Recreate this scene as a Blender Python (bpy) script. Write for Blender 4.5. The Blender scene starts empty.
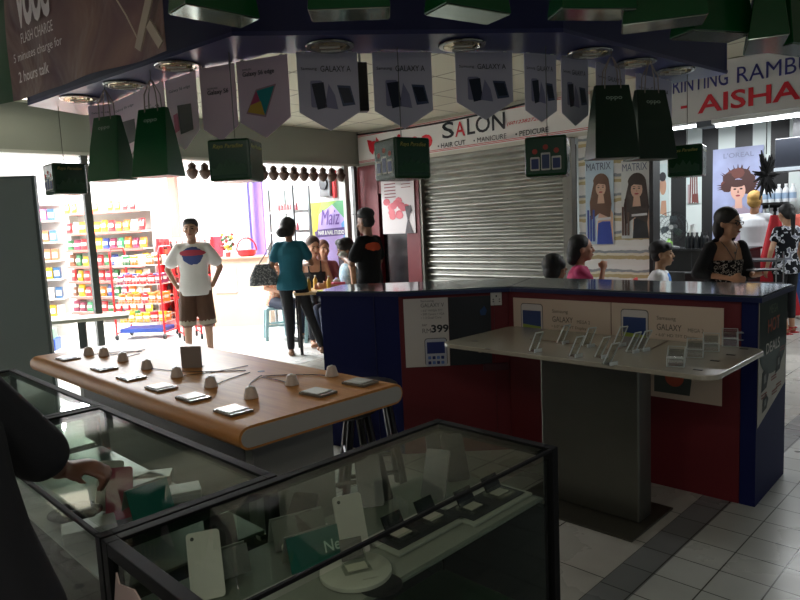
import bpy, bmesh, math, random
from mathutils import Vector, Matrix, Euler
import numpy as np
random.seed(7)
PI=math.pi
C=bpy.context.scene.collection
sc=bpy.context.scene
# ------------------------------------------------------------------ camera
FPX=660; PT=math.radians(6.5); RL=math.radians(2.6); CH=1.5
cf=Vector((0,math.cos(PT),-math.sin(PT))); r0=Vector((1,0,0)); u0=r0.cross(cf)
cr=r0*math.cos(RL)-u0*math.sin(RL); cu=u0*math.cos(RL)+r0*math.sin(RL)
cd=bpy.data.cameras.new('camera'); cam=bpy.data.objects.new('camera',cd); C.objects.link(cam)
cam.matrix_world=Matrix(((cr.x,cu.x,-cf.x,0),(cr.y,cu.y,-cf.y,0),(cr.z,cu.z,-cf.z,CH),(0,0,0,1)))
cd.sensor_width=36; cd.lens=36*FPX/800; cd.clip_start=.02; sc.camera=cam
def ray(x,y): return cf+cr*((x-400)/FPX)+cu*((300-y)/FPX)
O=Vector((0,0,CH))
def G(x,y,z=0): d=ray(x,y); return O+d*((z-CH)/d.z)          # point of a level plane
def D(x,y,Y): d=ray(x,y); return O+d*(Y/d.y)
S2=math.sqrt(.5); RZ=-PI/4                                    # the mall's axes: a runs right and nearer, b runs right and away
def W(a,b,z=0): return Vector((S2*(a+b),S2*(b-a),z))
def PB(x,y,b): d=ray(x,y); t=b/((d.x+d.y)*S2); p=O+d*t; return ((p.x-p.y)*S2,p.z)   # a,z on plane b
def AB(p): return ((p.x-p.y)*S2,(p.x+p.y)*S2)
# ------------------------------------------------------------------ materials
def lin(c):
    if isinstance(c,str): c=[int(c[i:i+2],16)/255 for i in (0,2,4)]
    return tuple(((v/12.92) if v<=.04045 else ((v+.055)/1.055)**2.4) for v in c)
MC={}
def mat(col,rough=.6,metal=0,noise=0,scale=8,spec=.5,trans=0,bump=0,emit=0):
    k=(col,rough,metal,noise,scale,spec,trans,bump,emit)
    if k in MC: return MC[k]
    m=bpy.data.materials.new('m_'+str(len(MC))); m.use_nodes=True; nt=m.node_tree; b=nt.nodes['Principled BSDF']
    c=lin(col); b.inputs['Base Color'].default_value=(*c,1); b.inputs['Roughness'].default_value=rough
    b.inputs['Metallic'].default_value=metal; b.inputs['Specular IOR Level'].default_value=spec
    if noise or bump:
        tc=nt.nodes.new('ShaderNodeTexCoord'); n=nt.nodes.new('ShaderNodeTexNoise'); n.inputs['Scale'].default_value=scale; n.inputs['Detail'].default_value=5
        nt.links.new(tc.outputs['Object'],n.inputs['Vector'])
        if noise:
            cr_=nt.nodes.new('ShaderNodeValToRGB'); cr_.color_ramp.elements[0].position=.3; cr_.color_ramp.elements[1].position=.7
            cr_.color_ramp.elements[0].color=(*[v*(1-noise) for v in c],1); cr_.color_ramp.elements[1].color=(*[min(1,v*(1+noise)) for v in c],1)
            nt.links.new(n.outputs[0],cr_.inputs[0]); nt.links.new(cr_.outputs[0],b.inputs['Base Color'])
        if bump:
            bp=nt.nodes.new('ShaderNodeBump'); bp.inputs['Strength'].default_value=bump; nt.links.new(n.outputs[0],bp.inputs['Height']); nt.links.new(bp.outputs[0],b.inputs['Normal'])
    if emit: b.inputs['Emission Color'].default_value=(*c,1); b.inputs['Emission Strength'].default_value=emit
    MC[k]=m; return m
def glass(tint='d8e4de',edge=.06,name='pane_glass',rough=.02,gl=1.0):
    m=bpy.data.materials.new(name); m.use_nodes=True; nt=m.node_tree; nt.nodes.clear()
    o=nt.nodes.new('ShaderNodeOutputMaterial'); t=nt.nodes.new('ShaderNodeBsdfTransparent'); g=nt.nodes.new('ShaderNodeBsdfGlossy')
    f=nt.nodes.new('ShaderNodeLayerWeight'); f.inputs['Blend'].default_value=.5; pw=nt.nodes.new('ShaderNodeMath'); pw.operation='POWER'; pw.inputs[1].default_value=5; nt.links.new(f.outputs['Facing'],pw.inputs[0]); mx=nt.nodes.new('ShaderNodeMixShader')
    ad=nt.nodes.new('ShaderNodeMath'); ad.operation='MULTIPLY_ADD'; ad.inputs[1].default_value=gl; ad.inputs[2].default_value=edge; ad.use_clamp=True
    t.inputs[0].default_value=(*lin(tint),1); g.inputs['Roughness'].default_value=rough; g.inputs['Color'].default_value=(1,1,1,1)
    nt.links.new(pw.outputs[0],ad.inputs[0]); nt.links.new(ad.outputs[0],mx.inputs[0]); nt.links.new(t.outputs[0],mx.inputs[1]); nt.links.new(g.outputs[0],mx.inputs[2]); nt.links.new(mx.outputs[0],o.inputs[0])
    return m
def nodemat(name,rough=.5,spec=.5):
    m=bpy.data.materials.new(name); m.use_nodes=True; nt=m.node_tree; b=nt.nodes['Principled BSDF']; b.inputs['Roughness'].default_value=rough; b.inputs['Specular IOR Level'].default_value=spec
    tc=nt.nodes.new('ShaderNodeTexCoord'); return m,nt,b,tc.outputs['Object']
def N(nt,t,**k):
    n=nt.nodes.new(t)
    for a,v in k.items(): setattr(n,a,v)
    return n
# ------------------------------------------------------------------ mesh building
class MB:
    def __init__(s): s.v=[];s.f=[];s.m=[];s.mi=0;s.X=Matrix.Identity(4)
    def _a(s,vs,fs):
        n=len(s.v); s.v+=[tuple(s.X@Vector(p)) for p in vs]; s.f+=[tuple(i+n for i in f) for f in fs]; s.m+=[s.mi]*len(fs); return s
    def box(s,c,d,R=None):
        x,y,z=[q/2 for q in d]; vs=[Vector((i*x,j*y,k*z)) for i in(-1,1) for j in(-1,1) for k in(-1,1)]
        if R: vs=[R@v for v in vs]
        vs=[v+Vector(c) for v in vs]
        return s._a(vs,[(0,1,3,2),(4,6,7,5),(0,4,5,1),(2,3,7,6),(0,2,6,4),(1,5,7,3)])
    def bx(s,x0,x1,y0,y1,z0,z1): return s.box(((x0+x1)/2,(y0+y1)/2,(z0+z1)/2),(abs(x1-x0),abs(y1-y0),abs(z1-z0)))
    def loft(s,rings,close=True):
        n=len(rings[0]); vs=[p for r in rings for p in r]; fs=[]
        for i in range(len(rings)-1):
            for j in range(n): k=(j+1)%n; fs.append((i*n+j,i*n+k,(i+1)*n+k,(i+1)*n+j))
        if close: fs.append(tuple(range(n))[::-1]); fs.append(tuple(range((len(rings)-1)*n,len(rings)*n)))
        return s._a(vs,fs)
    def cyl(s,a,b,ra,rb=None,n=12):
        rb=ra if rb is None else rb; a=Vector(a);b=Vector(b);d=(b-a).normalized(); q=d.orthogonal().normalized(); w=d.cross(q)
        R=lambda c,r:[c+(q*math.cos(t)+w*math.sin(t))*r for t in [2*PI*i/n for i in range(n)]]
        return s.loft([R(a,ra),R(b,rb)])
    def caps(s,a,b,ra,rb=None,n=12):
        rb=ra if rb is None else rb; a=Vector(a);b=Vector(b);d=(b-a)
        if d.length<1e-6: return s.ell(a,(ra,ra,ra))
        d.normalize(); q=d.orthogonal().normalized(); w=d.cross(q)
        R=lambda c,r:[c+(q*math.cos(t)+w*math.sin(t))*r for t in [2*PI*i/n for i in range(n)]]
        rs=[R(a-d*ra*math.sin(e),ra*math.cos(e)+1e-5) for e in (1.5,1.1,.7,.35)]+[R(a,ra),R(b,rb)]+[R(b+d*rb*math.sin(e),rb*math.cos(e)+1e-5) for e in (.35,.7,1.1,1.5)]
        return s.loft(rs)
    def lathe(s,prof,c=(0,0,0),n=20,sx=1,sy=1):
        c=Vector(c); return s.loft([[c+Vector((max(r,1e-5)*math.cos(2*PI*i/n)*sx,max(r,1e-5)*math.sin(2*PI*i/n)*sy,z)) for i in range(n)] for r,z in prof])
    def ell(s,c,r,R=None,n=16,m=10):
        c=Vector(c); rs=[]
        for j in range(m+1):
            e=-PI/2+PI*j/m; cc=max(math.cos(e),1e-3); ring=[]
            for i in range(n):
                v=Vector((r[0]*cc*math.cos(2*PI*i/n),r[1]*cc*math.sin(2*PI*i/n),r[2]*math.sin(e)))
                ring.append(c+(R@v if R else v))
            rs.append(ring)
        return s.loft(rs)
    def tube(s,pts,r,n=6):
        pts=[Vector(p) for p in pts]; rs=[]; up=None
        for i,p in enumerate(pts):
            d=(pts[min(i+1,len(pts)-1)]-pts[max(i-1,0)]).normalized()
            q=d.orthogonal().normalized() if up is None else (up-d*up.dot(d)).normalized()
            up=q; w=d.cross(q); rs.append([p+(q*math.cos(2*PI*k/n)+w*math.sin(2*PI*k/n))*r for k in range(n)])
        return s.loft(rs)
    def flat(s,pts,y,t=.002,mi=None):       # a printed shape: outline (x,z), face at y, thickness t going back
        if mi is not None: s.mi=mi
        n=len(pts); vs=[(x,y,z) for x,z in pts]+[(x,y+t,z) for x,z in pts]
        fs=[tuple(range(n)),tuple(range(2*n-1,n-1,-1))]+[(i,(i+1)%n+0,(i+1)%n+n,i+n)[::-1] for i in range(n)]
        return s._a(vs,fs)
    def poly(s,pts,z0,z1):                  # upright prism on a plan outline
        return s.loft([[(x,y,z0) for x,y in pts],[(x,y,z1) for x,y in pts]])
    def mesh(s,name,mats,smooth=False):
        me=bpy.data.meshes.new(name); me.from_pydata(s.v,[],s.f); 
        for m in (mats if isinstance(mats,(list,tuple)) else [mats]): me.materials.append(m)
        me.polygons.foreach_set('material_index',s.m)
        bm=bmesh.new(); bm.from_mesh(me); bmesh.ops.recalc_face_normals(bm,faces=bm.faces); bm.to_mesh(me); bm.free()
        if smooth: me.polygons.foreach_set('use_smooth',[True]*len(me.polygons)); me.set_sharp_from_angle(angle=math.radians(40))
        me.update(); return me
    def build(s,name,mats,parent=None,smooth=False,bevel=0,seg=2):
        o=bpy.data.objects.new(name,s.mesh(name,mats,smooth)); C.objects.link(o); o.parent=parent
        if bevel: b=o.modifiers.new('b','BEVEL'); b.width=bevel; b.segments=seg; b.limit_method='ANGLE'
        return o
def ov(cx,cz,rx,rz,n=18,a0=0,a1=2*PI): return [(cx+rx*math.cos(a0+(a1-a0)*i/n),cz+rz*math.sin(a0+(a1-a0)*i/n)) for i in range(n)]
def rrect(x0,x1,z0,z1,r,n=4):
    p=[]
    for cx,cz,a in ((x1-r,z1-r,0),(x0+r,z1-r,PI/2),(x0+r,z0+r,PI),(x1-r,z0+r,1.5*PI)):
        p+=[(cx+r*math.cos(a+PI/2*i/n),cz+r*math.sin(a+PI/2*i/n)) for i in range(n+1)]
    return p
def thing(name,label,cat,loc=(0,0,0),rz=0,group=None):
    o=bpy.data.objects.new(name,None); C.objects.link(o); o.location=loc; o.rotation_euler=(0,0,rz); o.empty_display_size=.1
    o['label']=label;o['category']=cat
    if group:o['group']=group
    return o
def tag(o,label,cat,group=None,loc=None,rz=None):
    o['label']=label;o['category']=cat
    if group:o['group']=group
    if loc is not None:o.location=loc
    if rz is not None:o.rotation_euler=(0,0,rz)
    return o
def struct(o): o['kind']='structure'; return o
def copy_tree(o,parent=None):
    c=o.copy(); C.objects.link(c); c.parent=parent
    for ch in list(o.children): copy_tree(ch,c)
    return c
def again(o,label,loc,rz=None,group=None):
    c=copy_tree(o); c.location=loc; c['label']=label
    if rz is not None:c.rotation_euler=(0,0,rz)
    if group:c['group']=group
    return c
def text(s,w,h,m,parent,pos,name='lettering',bold=0,shear=0,t=.002,R=None,two=None):
    """letters facing local -y, lower left corner at pos; w None keeps the natural width"""
    if 'M' in s or 'm' in s: bold=0 if s!='imo' else .02
    cu_=bpy.data.curves.new('t','FONT'); cu_.body=s; cu_.extrude=0; cu_.offset=bold; cu_.shear=shear; cu_.resolution_u=3
    o=bpy.data.objects.new('t',cu_); C.objects.link(o); bpy.context.view_layer.update()
    me=bpy.data.meshes.new_from_object(o.evaluated_get(bpy.context.evaluated_depsgraph_get())); bpy.data.objects.remove(o); 
    P=np.array([v.co[:] for v in me.vertices]); mn=P.min(0);mx=P.max(0); sy=h/(mx[1]-mn[1]); sx=sy if w is None else w/(mx[0]-mn[0])
    M=R or Matrix.Identity(3)
    for v in me.vertices: v.co=Vector(pos)+M@Vector(((v.co.x-mn[0])*sx,-t,(v.co.y-mn[1])*sy))
    me.materials.append(m); me.name=name
    o=bpy.data.objects.new(name,me); C.objects.link(o); o.parent=parent; return o
# ------------------------------------------------------------------ colour stock
WHITE=mat('d9d9d6',.5); OFFW=mat('c4c2bb',.6); BLACK=mat('0d0d0e',.45); DARK=mat('1c1d20',.5); NAVY=mat('101c58',.45); NAVYP=mat('0f184c',.6,noise=.06,scale=3,spec=.2)
RED=mat('620c16',.6,noise=.08,scale=3); REDP=mat('c11a20',.4); GREY=mat('8a8c8c',.5); CHROME=mat('d5d5d5',.15,1); STEEL=mat('9a9a94',.38,1,noise=.12,scale=4)
GREEN=mat('14502c',.35,noise=.1,scale=5); DGREEN=mat('0c3319',.4); SILVER=mat('cfd4cf',.25,.6); WOOD=None
PANE=glass('f4f8f6',.03,'clear_glass'); ACRYL=glass('f2f4f2',.12,'clear_acrylic',.05); BLUEB=mat('2338a0',.5); INK=mat('23242a',.6); PINKW=mat('d8c6d2',.55)
# ------------------------------------------------------------------ setting: floor
def floor_mat():
    m,nt,b,co=nodemat('floor_tiles',.25); L=nt.links.new
    rot=N(nt,'ShaderNodeVectorRotate'); rot.rotation_type='Z_AXIS'; rot.inputs['Angle'].default_value=PI/4; L(co,rot.inputs['Vector'])   # x->a, y->b
    sep=N(nt,'ShaderNodeSeparateXYZ'); L(rot.outputs[0],sep.inputs[0])
    def brick(size,off,c1,c2,mort,mcol):
        mp=N(nt,'ShaderNodeVectorMath',operation='ADD'); mp.inputs[1].default_value=off; L(rot.outputs[0],mp.inputs[0])
        br=N(nt,'ShaderNodeTexBrick'); br.offset=0; br.inputs['Scale'].default_value=1; br.inputs['Brick Width'].default_value=size; br.inputs['Row Height'].default_value=size
        br.inputs['Mortar Size'].default_value=mort; br.inputs['Mortar Smooth'].default_value=.1; br.inputs['Color1'].default_value=(*lin(c1),1); br.inputs['Color2'].default_value=(*lin(c2),1); br.inputs['Mortar'].default_value=(*lin(mcol),1)
        L(mp.outputs[0],br.inputs['Vector']); return br.outputs['Color']
    small=brick(.197,(.94+.197*8,.197*20-2.76,0),'c9ccc8','bfc2be',.003,'33342f')
    dark=brick(.197,(.94+.197*8,.197*20-2.76,0),'87898a','7c7f80',.003,'2b2b28')
    big=brick(.394,(1.27+.394*9,.394*8-2.4,0),'bdbab2','b4b2ab',.003,'3a3934')
    mart=brick(.4,(20,20,0),'dcdcd8','d8d8d4',.004,'8a8a86')
    def lt(o,v):
        q=N(nt,'ShaderNodeMath',operation='LESS_THAN'); L(o,q.inputs[0]); q.inputs[1].default_value=v; return q.outputs[0]
    def mix(f,a,c):
        q=N(nt,'ShaderNodeMix',data_type='RGBA'); L(f,q.inputs['Factor']); L(a,q.inputs['A']); L(c,q.inputs['B']); return q.outputs['Result']
    a_=sep.outputs['X']
    c1=mix(lt(a_,-1.128),small,dark); c2=mix(lt(a_,-1.27),c1,big); c3=mix(lt(a_,-6.0),c2,mart)
    nz=N(nt,'ShaderNodeTexNoise'); nz.inputs['Scale'].default_value=2.5; nz.inputs['Detail'].default_value=6; L(co,nz.inputs['Vector'])
    mr=N(nt,'ShaderNodeMapRange'); mr.inputs[1].default_value=.3; mr.inputs[2].default_value=.75; mr.inputs[3].default_value=1; mr.inputs[4].default_value=.78; L(nz.outputs[0],mr.inputs[0])
    # chipped dark patches where the small tiles broke away
    vo=N(nt,'ShaderNodeTexNoise'); vo.inputs['Scale'].default_value=3.2; vo.inputs['Detail'].default_value=2; L(co,vo.inputs['Vector'])
    ch=N(nt,'ShaderNodeMath',operation='GREATER_THAN'); ch.inputs[1].default_value=.71; L(vo.outputs[0],ch.inputs[0])
    mu=N(nt,'ShaderNodeVectorMath',operation='SCALE'); L(c3,mu.inputs[0]); L(mr.outputs[0],mu.inputs['Scale'])
    dk=N(nt,'ShaderNodeRGB'); dk.outputs[0].default_value=(*lin('3c3e3c'),1)
    L(mix(ch.outputs[0],mu.outputs[0],dk.outputs[0]),b.inputs['Base Color'])
    r=N(nt,'ShaderNodeMapRange'); r.inputs[3].default_value=.16; r.inputs[4].default_value=.42; L(nz.outputs[0],r.inputs[0]); L(r.outputs[0],b.inputs['Roughness'])
    return m
m=MB(); m.bx(-13,11,-4,18,-.1,0); struct(m.build('floor',floor_mat()))
# ------------------------------------------------------------------ ceilings and walls
def ceil_mat():
    m,nt,b,co=nodemat('ceiling_tiles',.8,.2); L=nt.links.new
    rot=N(nt,'ShaderNodeVectorRotate'); rot.rotation_type='Z_AXIS'; rot.inputs['Angle'].default_value=PI/4; L(co,rot.inputs['Vector'])
    br=N(nt,'ShaderNodeTexBrick'); br.offset=0; br.inputs['Scale'].default_value=1; br.inputs['Brick Width'].default_value=.6; br.inputs['Row Height'].default_value=.6; br.inputs['Mortar Size'].default_value=.012
    br.inputs['Color1'].default_value=(*lin('cfcdb8'),1); br.inputs['Color2'].default_value=(*lin('c6c4ae'),1); br.inputs['Mortar'].default_value=(*lin('8e8c7c'),1)
    L(rot.outputs[0],br.inputs['Vector']); L(br.outputs['Color'],b.inputs['Base Color']); return m
CEIL=2.86; bM=6.576; bF=10.3*S2     # salon shop line, mart shop line (a = -bF)
m=MB(); m.poly([tuple(W(a,b)[:2]) for a,b in ((-bF,-4),(4.5,-4),(4.5,bM),(-bF,bM))],CEIL,CEIL+.1); struct(m.build('ceiling',ceil_mat()))
HDR=mat('8f938a',.7,noise=.03,scale=2); WALLW=mat('e8e8e6',.7)
def slab(name,a0,a1,b0,b1,z0,z1,mt):
    m=MB(); m.poly([tuple(W(a,b)[:2]) for a,b in ((a0,b0),(a1,b0),(a1,b1),(a0,b1))],z0,z1); return struct(m.build(name,mt))
# mart front: header over the opening
slab('wall_left',-bF-.12,-bF,-4,bM,2.4,3.0,HDR)
slab('trim_1',-bF-.13,-bF+.015,-4,bM-.02,2.37,2.40,mat('b9bab2',.5))
# mart interior
m=MB(); m.bx(-13,-1.9,13.6,13.7,0,3.0); struct(m.build('wall_back',WALLW))
m=MB(); m.poly([(-13,13.7),(-13,4),(-6.35,3.9),tuple(W(-bF-.12,bM+.1)[:2]),(-1.0,13.7)],3.0,3.1); struct(m.build('ceiling.001',mat('dedede',.8)))
m=MB(); m.bx(-8.3,-8.2,3,13.7,0,3.0); struct(m.build('wall_far_left',WALLW))
# wall that carries on from the salon line behind the hair studio poster
slab('wall_studio',-10.6,-bF-.12,bM,bM+.1,0,3.0,WALLW)
# salon: dark side wall, striped back wall, ceiling
bS=14.5*S2
def stripe_mat():
    m,nt,b,co=nodemat('black_white_stripes',.5); L=nt.links.new
    rot=N(nt,'ShaderNodeVectorRotate'); rot.rotation_type='Z_AXIS'; rot.inputs['Angle'].default_value=PI/4; L(co,rot.inputs['Vector'])
    sep=N(nt,'ShaderNodeSeparateXYZ'); L(rot.outputs[0],sep.inputs[0])
    q=N(nt,'ShaderNodeMath',operation='PINGPONG'); q.inputs[1].default_value=.23; L(sep.outputs['X'],q.inputs[0])
    g=N(nt,'ShaderNodeMath',operation='GREATER_THAN'); g.inputs[1].default_value=.115; L(q.outputs[0],g.inputs[0])
    mx=N(nt,'ShaderNodeMix',data_type='RGBA'); mx.inputs['A'].default_value=(*lin('111214'),1); mx.inputs['B'].default_value=(*lin('c3ccca'),1); L(g.outputs[0],mx.inputs['Factor']); L(mx.outputs['Result'],b.inputs['Base Color']); return m
slab('wall_salon_back',-6.5,2.0,bS,bS+.1,0,2.9,stripe_mat())
slab('wall_salon_left',-6.6,-6.5,bM+.12,bS+.1,0,2.9,mat('2a2c30',.6))
slab('ceiling.002',-6.6,3.2,bM+.12,bS+.1,2.72,2.9,mat('b9bdbd',.7))
slab('trim_2',-3.0,1.5,bM+1.35,bM+1.6,2.45,2.72,mat('5b6066',.5))
# salon front: wall above shutter and beside it
aL,aR=-7.36,-4.0
slab('wall_salon_front',-bF-.1,-5.98-1.1+.12,bM,bM+.12,2.36,CEIL,mat('c9c6b6',.7))
slab('wall_salon_front.001',-6.97,2.2,bM,bM+.12,2.36,CEIL+.1,mat('c9c6b6',.7))
# striped tile wall right of the shutter
def tile_wall():
    m,nt,b,co=nodemat('gold_band_tiles',.35); L=nt.links.new
    sep=N(nt,'ShaderNodeSeparateXYZ'); L(co,sep.inputs[0])
    w=N(nt,'ShaderNodeTexNoise'); w.inputs['Scale'].default_value=9; w.inputs['Detail'].default_value=4; L(co,w.inputs['Vector'])
    ad=N(nt,'ShaderNodeMath',operation='MULTIPLY_ADD'); ad.inputs[1].default_value=.05; L(w.outputs[0],ad.inputs[0]); L(sep.outputs['Z'],ad.inputs[2])
    md=N(nt,'ShaderNodeMath',operation='MODULO'); md.inputs[1].default_value=.2; L(ad.outputs[0],md.inputs[0])
    rp=N(nt,'ShaderNodeValToRGB'); rp.color_ramp.interpolation='CONSTANT'; e=rp.color_ramp.elements; e[0].color=(*lin('e2e0da'),1); e[1].position=.06; e[1].color=(*lin('b9a878'),1)
    for p,c in ((.095,'ddd6c0'),(.125,'8f9698'),(.15,'e4e3df')): x=e.new(p); x.color=(*lin(c),1)
    L(md.outputs[0],rp.inputs[0]); L(rp.outputs[0],b.inputs['Base Color']); return m
a_f0=PB(567,200,bM)[0]; a_f1=PB(579,200,bM)[0]; a_t1=PB(650,200,bM)[0]; a_t2=PB(654,200,bM)[0]
slab('wall_tiled',a_f1,a_t1,bM,bM+.12,0,2.36,tile_wall())
slab('trim_3',a_t1,a_t2,bM-.02,bM+.14,0,2.36,BLACK)
# red pillars left of the shutter
a_p0=PB(362,200,bM)[0]; a_s0=PB(422,200,bM)[0]; a_p1=PB(384,260,bM)[0]; a_p2=PB(411,260,bM)[0]
slab('trim_4',a_p0,a_p1,bM-.06,bM+.14,0,2.36,RED)
slab('trim_5',a_p2,a_s0,bM-.06,bM+.14,0,2.36,RED)
slab('trim_6',a_p1,a_p2,bM-.05,bM+.1,1.95,2.36,RED)
slab('door_1',a_p1,a_p2,bM+.02,bM+.08,0,1.95,mat('17181c',.2))
# grey door posts of the mart front
slab('trim_7',-bF-.06,-bF+.0,bM-.12,bM-.06,0,2.37,mat('3a3c3a',.5))
slab('trim_8',-bF-.06,-bF+.0,bM-.30,bM-.22,0,2.37,mat('a5a79f',.5))
pb=AB(Vector((-3.24,7.06,0)))[1]
slab('trim_9',-bF-.06,-bF,pb-.035,pb+.035,0,2.37,mat('4a4d49',.45))
# roller shutter
t=thing('roller_shutter','closed grey corrugated roller shutter under the salon banner','shutter',W(a_s0,bM+.04),RZ)
wS=a_f0-a_s0
m=MB(); rs=[]; z=.02
prof=[]
while z<2.36:
    for k in range(6):
        zz=z+.085*k/6; prof.append((-.03*math.sin(PI*min(1,k/4.5))+.0,zz))
    z+=.085
for x in (0.02,wS-.02): rs.append([(x,y,zz) for y,zz in prof]+[(x,y+.012,zz) for y,zz in prof[::-1]])
m.loft(rs); m.build('slat_curtain',mat('96968e',.38,.55,noise=.15,scale=3),t)
m=MB(); m.bx(0.02,wS-.02,-.05,.0,.0,.07); m.build('bottom_rail',GREY,t,bevel=.005)
for x,w in ((-.01,.05),(wS-.02,.11)):
    m=MB(); m.bx(x,x+w,-.09,.0,0,2.36); 
    for k in range(9): m.cyl((x+w/2,-.09,.25*k+.2),(x+w/2,-.097,.25*k+.2),.008)
    m.build('guide_rail',mat('6d6b63',.5,.4,noise=.1),t)
# ------------------------------------------------------------------ lights
def area(loc,sx,sy,pw,col=(1,1,1),rot=(0,0,0)):
    l=bpy.data.lights.new('area','AREA'); l.shape='RECTANGLE'; l.size=sx; l.size_y=sy; l.energy=pw; l.color=col
    o=bpy.data.objects.new('area_light',l); C.objects.link(o); o.location=loc; o.rotation_euler=rot; return o
LAMP=mat('f4f8ff',.5,emit=14)
def tube_lamp(loc,rz,label,L=1.2,pw=60):
    t=thing('fluorescent_lamp',label,'lamp',loc,rz)
    m=MB(); m.bx(-L/2,L/2,-.05,.05,0,.04); m.build('lamp_housing',WHITE,t,bevel=.004)
    m=MB(); m.cyl((-L/2+.03,0,-.02),(L/2-.03,0,-.02),.016); m.build('lamp_tube',LAMP,t,True)
    area((loc[0],loc[1],loc[2]-.045),L,.12,pw,(.95,.98,1),(0,0,rz))
MP=210
for i,(x,y,n) in enumerate(((-5.2,8.6,'nearest the snack shelves'),(-6.8,10.6,'in the far left of the mart'),(-4.9,10.3,'over the red wire cart'),(-3.3,11.9,'over the drinks stand'),(-3.0,9.6,'over the man in the white shirt'),(-2.6,12.6,'at the back of the mart'),(-5.6,12.6,'over the gondola back'))):
    tube_lamp((x,y,2.93),PI/4,'ceiling fluorescent lamp '+n,1.2,MP)
for a,b,n in ((-2.2,8.0,'beside the salon beam'),(-3.4,9.3,'over the salon poster'),(-1.0,9.5,'deep in the salon'),(-4.8,8.2,'over the standing fan')):
    p=W(a,b,2.66); tube_lamp(p,RZ,'salon ceiling fluorescent lamp '+n,1.2,36)
# the bright open tube under the AISHA sign
p=W(PB(785,125,bM+.5)[0],bM+.5,2.36); tube_lamp(p,RZ,'glaring fluorescent tube under the curling hair sign',1.3,30)
def fill_panel(loc,rz,label,pw):  # added fixtures out of view, put in to brighten the kiosk
    t=thing('ceiling_light',label,'ceiling light',loc,rz)
    m=MB(); m.bx(-.3,.3,-.3,.3,0,.03); m.build('light_frame',WHITE,t); m=MB(); m.bx(-.27,.27,-.27,.27,-.006,-.001); m.build('diffuser',mat('fff0dc',.5,emit=1.2),t)
    area((loc[0],loc[1],loc[2]-.02),.5,.5,pw,(1,.93,.82),(0,0,rz))
for x,y,n in ((-.2,-.9,'behind the viewer'),(1.0,-1.6,'behind the viewer on the right'),(-1.9,.2,'to the left of the viewer')):
    fill_panel((x,y,CEIL-.032),RZ,'added unseen fill light over the kiosk '+n,11)
w=bpy.data.worlds.new('world'); sc.world=w; w.use_nodes=True; bg=w.node_tree.nodes['Background']; bg.inputs[0].default_value=(.75,.85,1,1); bg.inputs[1].default_value=.13
# ================================================================== kiosk counter
A_=Vector((-.54,4.46));B_=Vector((-.01,4.20));C_=Vector((.69,4.20));D_=Vector((1.745,3.19));E_=Vector((2.13,3.60)); Cb=Vector((.93,4.72)); Bb=Vector((-.06,4.80)); Ab=Vector((-.40,4.86)); CT=1.08
TOPG=mat('5c6872',.09,.55); 
def face_frame(p,q):                    # origin p, local x towards q, local -y = outward for a viewer in front
    d=q-p; return Vector((p.x,p.y,0)),math.atan2(d.y,d.x),d.length
t=thing('kiosk_counter','waist-high angled counter with blue end panel and dark red front, standing behind the wooden table','counter',(0,0,0))
m=MB(); m.poly([tuple(B_),tuple(C_),tuple(Cb),tuple(Bb)],0,CT-.03); m.build('body',RED,t)
m=MB(); m.poly([tuple(A_),(B_.x-.001,B_.y),(Bb.x-.001,Bb.y),tuple(Ab)],0,CT-.03); m.build('end_panel',NAVYP,t)
o_,r_,l_=face_frame(A_,B_)
m=MB(); m.X=Matrix.Translation(o_)@Matrix.Rotation(r_,4,'Z'); m.bx(l_*.69,l_*.70,-.004,.002,0,CT-.03); m.build('panel_seam',mat('0a1240',.5),t)
m=MB(); m.poly([(-.56,4.44),(-.005,4.175),(.70,4.175),(.95,4.74),(-.06,4.83),(-.42,4.89)],CT-.03,CT); m.build('countertop',[TOPG],t,bevel=.004)
m=MB(); m.poly([(-.565,4.435),(-.005,4.168),(.70,4.168),(.70,4.19),(-.01,4.19),(-.55,4.45)],CT-.034,CT-.010); m.build('edge_strip',mat('111a48',.3),t)
m=MB(); m.box((.615,4.196,1.005),(.07,.014,.09)); k=m.build('power_socket',mat('cfcdc6',.4),t,bevel=.003)
m=MB(); 
for x in (.595,.635): 
    for z in (1.0,.985): m.box((x,4.188,z),(.008,.004,.006))
m.box((.615,4.188,1.02),(.008,.004,.012)); m.build('socket_holes',BLACK,k)
m=MB(); m.box((.60,4.192,.56),(.16,.012,.045)); m.build('label_plate',mat('4a1620',.4),t)
m=MB(); m.box((.60,4.190,.50),(.001,.004,1.0)); m.build('door_gap',BLACK,t)
m=MB(); m.cyl((.50,4.19,.68),(.50,4.17,.68),.02); m.build('lock_knob',mat('8d7d70',.3,.8),t)
t=thing('kiosk_counter','long waist-high counter with dark red front and blue end, running behind the white table','counter',(0,0,0))
m=MB(); m.poly([(C_.x+.002,C_.y),(D_.x-.055,D_.y+.052),(D_.x+.33,D_.y+.46),(Cb.x+.002,Cb.y-.002)],0,CT-.03); m.build('body',RED,t)
m=MB(); m.poly([(D_.x-.053,D_.y+.05),tuple(D_),tuple(E_),(E_.x-.053,E_.y+.052)],0,CT-.03); m.build('end_panel',NAVYP,t)
m=MB(); m.poly([(C_.x+.012,C_.y-.026),(D_.x,D_.y-.03),(E_.x+.03,E_.y),(E_.x-.0,E_.y+.035),(Cb.x+.024,Cb.y+.02)],CT-.03,CT); m.build('countertop',[TOPG],t,bevel=.004)
m=MB(); m.poly([(C_.x+.012,C_.y-.032),(D_.x,D_.y-.037),(E_.x+.037,E_.y),(E_.x+.025,E_.y),(D_.x,D_.y-.02),(C_.x+.012,C_.y-.015)],CT-.034,CT-.010); m.build('edge_strip',mat('111a48',.3),t)
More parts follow.
